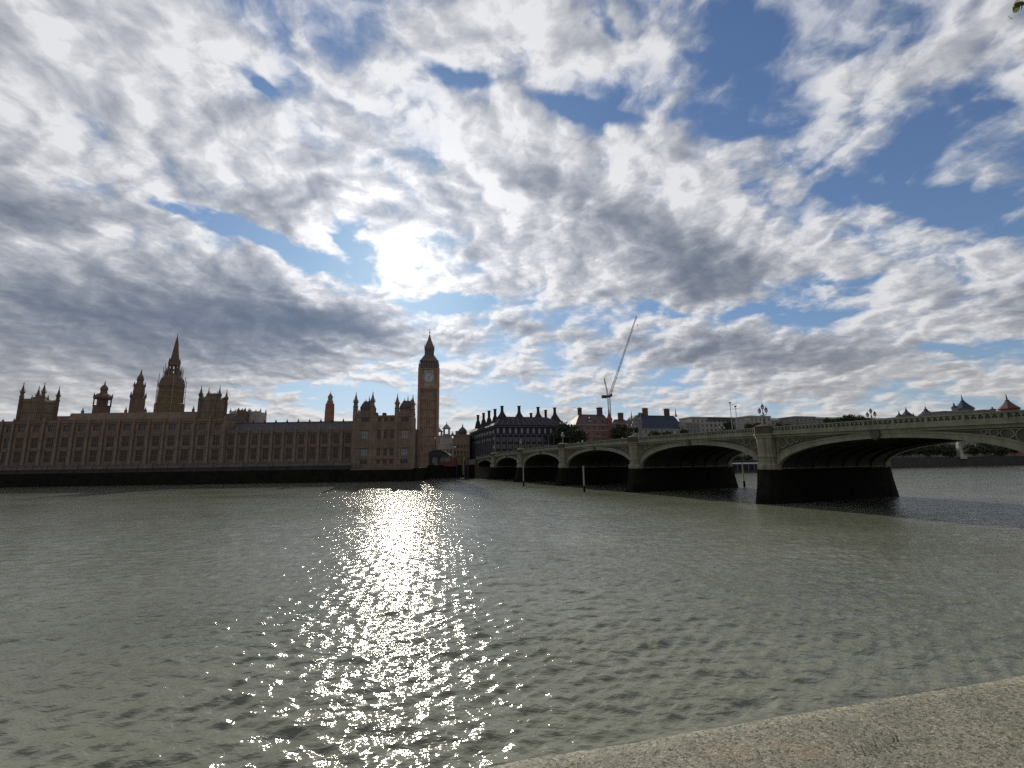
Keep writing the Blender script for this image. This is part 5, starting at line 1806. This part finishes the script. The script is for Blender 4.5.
# ------------------------------------------------------------------ works at the bridge foot: canopy, hoarding, ochre panel, work raft
Yw = 246.0
X = lambda px, Y=Yw: P(px, 460, Y).x
Zp = lambda py, px=445, Y=Yw: P(px, py, Y).z
mb = MB()
a = Vector((wallN, 243, 0)); b = BP(-1, -.6)
dd = (b - a)
mb.obox(Vector((a.x, a.y - 1.4, -4.1)), dd + Vector((0, -1.0, 0)), Vector((0, 3, 0)), Vector((0, 0, 4.1 + Zp(465))))
tag(mb.build('river_wall', M['weed']), 'black river wall under the red hoarding beside the first bridge arch', 'wall')
cn = empty('arched_canopy', (X(438), Yw + 4, 6), 'black curved canopy shelter at the foot of the clock tower', 'shelter')
mb = MB()
x0_, x1_ = X(428.5), X(449.5)
n = 14
vs = []
for yy in (Yw, Yw + 9):
    for j, (w, dz_) in enumerate(((0, 0), (0, -.45))):
        for k in range(n + 1):
            t = k / n
            z = Zp(455.2) + (Zp(449.6) - Zp(455.2)) * math.sin(math.pi * min(1, (t * .92 + .12))) ** .7 + dz_
            vs.append((x0_ + (x1_ - x0_) * t, yy, z))
q = n + 1
fs = []
for k in range(n):
    fs += [(k, k + 1, 2 * q + k + 1, 2 * q + k), (q + k, 3 * q + k, 3 * q + k + 1, q + k + 1), (k, q + k, q + k + 1, k + 1), (2 * q + k, 2 * q + k + 1, 3 * q + k + 1, 3 * q + k)]
fs += [(0, 2 * q, 3 * q, q), (n, q + n, 3 * q + n, 2 * q + n)]
mb.add(vs, fs); mb.build('canopy_roof', M['iron'], cn)
mb = MB()
top_ = [vs[q + k] for k in range(n + 1)]
A_ = [(v[0], Yw + .3, v[2] + .1) for v in top_]; zb_ = Zp(455.6)
mb.add(A_ + [(x1_, Yw + .3, zb_), (x0_, Yw + .3, zb_)], [tuple(range(n + 3))[::-1]])
mb.build('end_wall', M['iron'], cn)
mb = MB(); mb.box(x0_ + .2, x1_ - 1.5, Yw + .5, Yw + 8.5, Zp(455.8), Zp(452.8)); mb.box(x0_, X(431.5), Yw + .2, Yw + 8, 6, Zp(453)); mb.box(X(437.5), X(439), Yw + .2, Yw + 8, 6, Zp(453))
mb.build('canopy_frame', M['iron'], cn)
mb = MB(); mb.box(X(431.5), X(437.5), Yw + 2, Yw + 2.2, Zp(463), Zp(456)); mb.build('pale_panel', M['blind'], cn)
mb = MB(); mb.box(X(439), X(449), Yw + 3, Yw + 3.3, Zp(462), Zp(456.2)); mb.build('pale_panel', M['blind'], cn)
rh = empty('red_hoarding', (X(445), Yw - 1, 6), 'red site hoarding with uneven top between the black canopy and the ochre panel', 'hoarding')
xs = [439.5, 442.5, 446, 449.5, 452.5, 455.5, 458.2]
tops = [461.5, 460.5, 461.5, 459.5, 457.5, 459, 461]
for k in range(6):
    mb = MB(); mb.box(X(xs[k], Yw - 1), X(xs[k + 1], Yw - 1) - .05, Yw - 1.1, Yw - .9, Zp(466.5), Zp(tops[k])); mb.build('panel', M['red'], rh)
op = empty('ochre_panel', (X(462), Yw - 2, 6), 'ochre and tan hanging panel on a dark frame beside the red hoarding', 'panel')
mb = MB(); mb.box(X(462.8), X(466), Yw - 2.2, Yw - 1.9, Zp(475), Zp(457)); mb.build('panel', M['ochre'], op)
mb = MB(); mb.box(X(457.5), X(462.7), Yw - 2.1, Yw - 1.8, Zp(464.5), Zp(456.5)); mb.build('netting', M['sheet'], op)
mb = MB()
for px in (457.4, 462.7, 466.2): mb.rod((X(px), Yw - 2.3, 0), (X(px), Yw - 2.3, Zp(455.5)), .2, 5)
mb.rod((X(457), Yw - 2.3, Zp(456)), (X(467), Yw - 2.3, Zp(456)), .18, 5)
mb.build('frame', M['iron'], op)
for px, lab in ((464.8, 'left of two dark dolphin piles by the first arch'), (467.8, 'right of two dark dolphin piles by the first arch')):
    g = G(px, 479.3); mb = MB(); mb.lathe(g.x, g.y, [(.42, -4.1), (.40, 8.6), (.46, 8.7), (.46, 9.0), (.1, 9.3)], 8)
    tag(mb.build('mooring_pile', M['bronze']), lab, 'post', 'dolphin piles by the first arch')
ga, gb = G(428, 479.6), G(466, 479.2)
mb = MB()
mb.obox(Vector((ga.x, ga.y, -.3)), Vector((gb.x - ga.x, gb.y - ga.y, 0)), Vector((0, 3.2, 0)), Vector((0, 0, .85)))
rf_ = mb.build('raft', M['iron']); tag(rf_, 'long low black floating boom on the water in front of the red hoarding', 'raft')
# tall lamp-like posts before the pale buildings
for px, yt, lab in ((434.8, 437, 'globe lamp post just left of the black curved canopy'), (455, 446, 'globe lamp post above the red hoarding')):
    p = P(px, 460, 262); z1 = P(px, yt, 262).z
    r = empty('lamp_post', (p.x, 262, 6), lab, 'lamp')
    mb = MB(); mb.lathe(p.x, 262, [(.35, 6), (.3, 7), (.14, 7.4), (.11, z1 - 1.3), (.3, z1 - 1.2)], 8); mb.build('post', M['iron'], r)
    mb = MB(); mb.sphere((p.x, 262, z1 - .65), .6, 10, 8); mb.build('globe', M['lamp_glass'], r)
# two thin camera masts standing on the bridge
for px, yt, lab in ((733.2, 402.5, 'taller thin traffic mast on the bridge left of the largest lamp'), (738.6, 406, 'shorter thin traffic mast with a small head, left of the largest lamp')):
    n0 = 22
    best = min(range(100, 2100), key=lambda q: abs((lambda b: (b - Vector((0, 0, CAM_H))).dot(rgt) / (b - Vector((0, 0, CAM_H))).dot(fwd) * FPX + 512 - px)(BP(q / 10, n0, 13))))
    u = best / 10; b = BP(u, n0, HT(u) - 1.13)
    z1 = P(px, yt, b.y).z
    r = empty('traffic_mast', b, lab, 'mast')
    mb = MB(); mb.lathe(b.x, b.y, [(.12, b.z), (.09, b.z + 1), (.06, z1)], 8); mb.build('pole', M['steel'], r)
    mb = MB(); mb.box(b.x - .2, b.x + .2, b.y - .2, b.y + .2, z1 - .25, z1 + .08); mb.rod((b.x, b.y, z1 - .8), (b.x + .9, b.y, z1 - .5), .05, 4); mb.build('camera_head', M['iron'], r)
# ------------------------------------------------------------------ people on the bridge footway
def cloth(name, c):
    return surf(name, tuple(x * .8 for x in c), c, 3.0, 0.9)


SKIN = cloth('skin', (0.42, 0.27, 0.20))


def person(u, n, jacket, trousers, hair, label, face_u=1, stride=.22):
    """one skinned figure walking along the footway, about 1.74 m tall"""
    base = BP(u, n, HT(u) - 1.13)
    r = empty('person', base, label, 'person', None)
    # joints: x forward, y sideways, z up
    J = [((0, 0, .95), .135), ((0.01, 0, 1.15), .125), ((0.02, 0, 1.38), .15), ((.02, 0, 1.50), .06), ((.03, 0, 1.60), .085), ((.035, 0, 1.69), .088),
         ((0, .09, .92), .095), ((stride * .5 + .04, .09, .50), .065), ((stride, .09, .08), .045), ((stride + .16, .09, .035), .04),
         ((0, -.09, .92), .095), ((-stride * .35 + .05, -.09, .50), .065), ((-stride, -.09, .10), .045), ((-stride + .14, -.09, .035), .04),
         ((.02, .19, 1.42), .062), ((-.06, .25, 1.15), .048), ((.02, .25, .92), .036), ((.05, .25, .84), .03),
         ((.02, -.19, 1.42), .062), ((.04, -.25, 1.15), .048), ((.16, -.25, .95), .036), ((.20, -.25, .88), .03)]
    E = [(0, 1), (1, 2), (2, 3), (3, 4), (4, 5), (0, 6), (6, 7), (7, 8), (8, 9), (0, 10), (10, 11), (11, 12), (12, 13), (2, 14), (14, 15), (15, 16), (16, 17), (2, 18), (18, 19), (19, 20), (20, 21)]
    me = bpy.data.meshes.new('body')
    me.from_pydata([j[0] for j in J], E, [])
    b = bpy.data.objects.new('body', me); C.objects.link(b); b.parent = r
    sk = b.modifiers.new('skin', 'SKIN')
    for v, j in zip(me.skin_vertices[0].data, J): v.radius = (j[1], j[1])
    me.skin_vertices[0].data[0].use_root = True
    sub_ = b.modifiers.new('sub', 'SUBSURF'); sub_.levels = 1; sub_.render_levels = 1
    me.materials.append(SKIN)
    mb = MB(); mb.lathe(0.01, 0, [(.17, .86), (.185, 1.0), (.17, 1.18), (.20, 1.36), (.17, 1.46), (.08, 1.52)], 10, smooth=True, sx=.75, sy=1.1)
    for s in (-1, 1):
        mb.rod((.02, .18 * s, 1.43), (-.06 if s > 0 else .04, .26 * s, 1.14), .075, 7, .062); mb.rod((-.06 if s > 0 else .04, .26 * s, 1.15), (.02 if s > 0 else .15, .26 * s, .94), .062, 7, .05)
    lb_ = mb.build('jacket', jacket, r, Matrix())
    mb = MB()
    for s, q in ((1, stride), (-1, -stride)):
        mb.rod((0, .09 * s, .95), (q * .42 + .045, .09 * s, .50), .115, 8, .082); mb.rod((q * .42 + .045, .09 * s, .51), (q, .09 * s, .10), .082, 8, .06)
    mb.build('trousers', trousers, r, Matrix())
    mb = MB(); mb.sphere((.015, 0, 1.695), .108, 10, 7, (1, .9, 1)); mb.build('hair', hair, r, Matrix())
    r.rotation_euler = (0, 0, BR + (0 if face_u > 0 else math.pi))
    return r


def u_at(px, n):
    lo, hi = 0.0, 215.0
    for _ in range(40):
        md = (lo + hi) / 2
        if px_of(BP(md, n, 13)) < px: lo = md
        else: hi = md
    return lo


dark, navy, tan_, brown = cloth('dark_cloth', (.03, .03, .035)), cloth('navy_cloth', (.03, .04, .08)), cloth('pale_cloth', (.5, .48, .44)), cloth('brown_hair', (.06, .04, .03))
redc = cloth('red_cloth', (.35, .06, .05))
person(u_at(578, 2.2), 2.2, tan_, navy, brown, 'person in a pale jacket walking on the bridge left of the red brick mansion', 1)
person(u_at(591.5, 2.4), 2.4, dark, dark, brown, 'person in dark clothes walking on the bridge before the red brick mansion', -1)
person(u_at(622.7, 2.2), 2.2, tan_, dark, brown, 'person in a pale top just left of the third bridge lamp', -1)
person(u_at(652, 2.5), 2.5, redc, navy, brown, 'person in a red top on the bridge below the blue slate roof', 1)
person(u_at(700, 2.2), 2.2, navy, dark, brown, 'person in a navy jacket on the bridge below the stone ministry wing', 1)

# ------------------------------------------------------------------ plane tree on our own embankment; only a leaf tip hangs into view
def near_tree():
    base = Vector((10.4, -2.0, 5.75))
    T = empty('plane_tree', base, 'plane tree whose yellow-green leaf tip shows in the top right corner', 'tree')
    mb = MB()
    mb.rod((10.4, -2.0, 5.7), (10.2, -1.7, 9.5), .34, 10, .26); mb.rod((10.2, -1.7, 9.4), (10.3, -1.3, 13.2), .26, 10, .17)
    tip = P(1021, 5, 4.2)
    limbs = [((10.2, -1.7, 9.6), (8.6, .6, 12.2), (7.2, 2.2, 13.0)), ((10.2, -1.6, 10.4), (12.6, .4, 13.2), (14, 1.6, 14.6)), ((10.3, -1.4, 11.6), (9.6, -3.6, 14.2), (9, -5, 15.6)), ((10.3, -1.3, 13.1), (10.8, -.8, 16), (11, .2, 18)), ((10.3, -1.4, 12.4), (8.7, -1.2, 15.2), (7.6, -.6, 16.8))]
    for a, b, c in limbs:
        mb.rod(a, b, .14, 7, .08); mb.rod(b, c, .08, 6, .035)
    mb.rod((7.2, 2.2, 13.0), (6.4, 3.5, 12.75), .035, 5, .015); mb.rod((6.4, 3.5, 12.75), tip, .015, 4, .005)
    mb.build('trunk', M['bark'], T)
    rn = np.random.default_rng(9)
    vs = []; fs = []
    def leaf(p, s):
        a = rn.normal(size=3); a /= np.linalg.norm(a)
        b = np.cross(a, rn.normal(size=3)); b /= np.linalg.norm(b)
        n_ = np.cross(a, b)
        k = len(vs); p = np.array(p)
        for t, w in ((1.1, 0), (.45, .75), (-.1, .95), (-.6, .35), (-.75, 0), (-.6, -.35), (-.1, -.95), (.45, -.75)):
            vs.append(tuple(p + a * s * t + b * s * w + n_ * s * .15 * abs(w)))
        fs.append(tuple(range(k, k + 8)))
    for c in range(150):
        d = rn.normal(size=3); d /= np.linalg.norm(d)
        ctr = np.array([10.6, -1.2, 15.2]) + d * np.array([4.2, 4.2, 3.4]) * (.4 + .6 * rn.random() ** .5)
        if ctr[1] > 1.8 and ctr[0] < 8.5: continue
        for q in range(38):
            leaf(ctr + rn.normal(size=3) * .45, .075 * (.7 + rn.random() * .6))
    for q in range(9):
        leaf(np.array(tip) + np.array([.05, 0.0, .03]) + rn.normal(size=3) * np.array([.035, .06, .03]), .045)
    for t in np.linspace(.15, .95, 10):
        for q in range(4):
            leaf(np.array(Vector((7.2, 2.2, 13.0)).lerp(tip, t)) + rn.normal(size=3) * .1 + np.array([.06, -.02, .12]), .07)
    me = bpy.data.meshes.new('crown'); me.from_pydata([tuple(np.array(v) - np.array(base)) for v in vs], [], fs); me.materials.append(M['leaf_near'])
    o = bpy.data.objects.new('crown', me); C.objects.link(o); o.parent = T


near_tree()
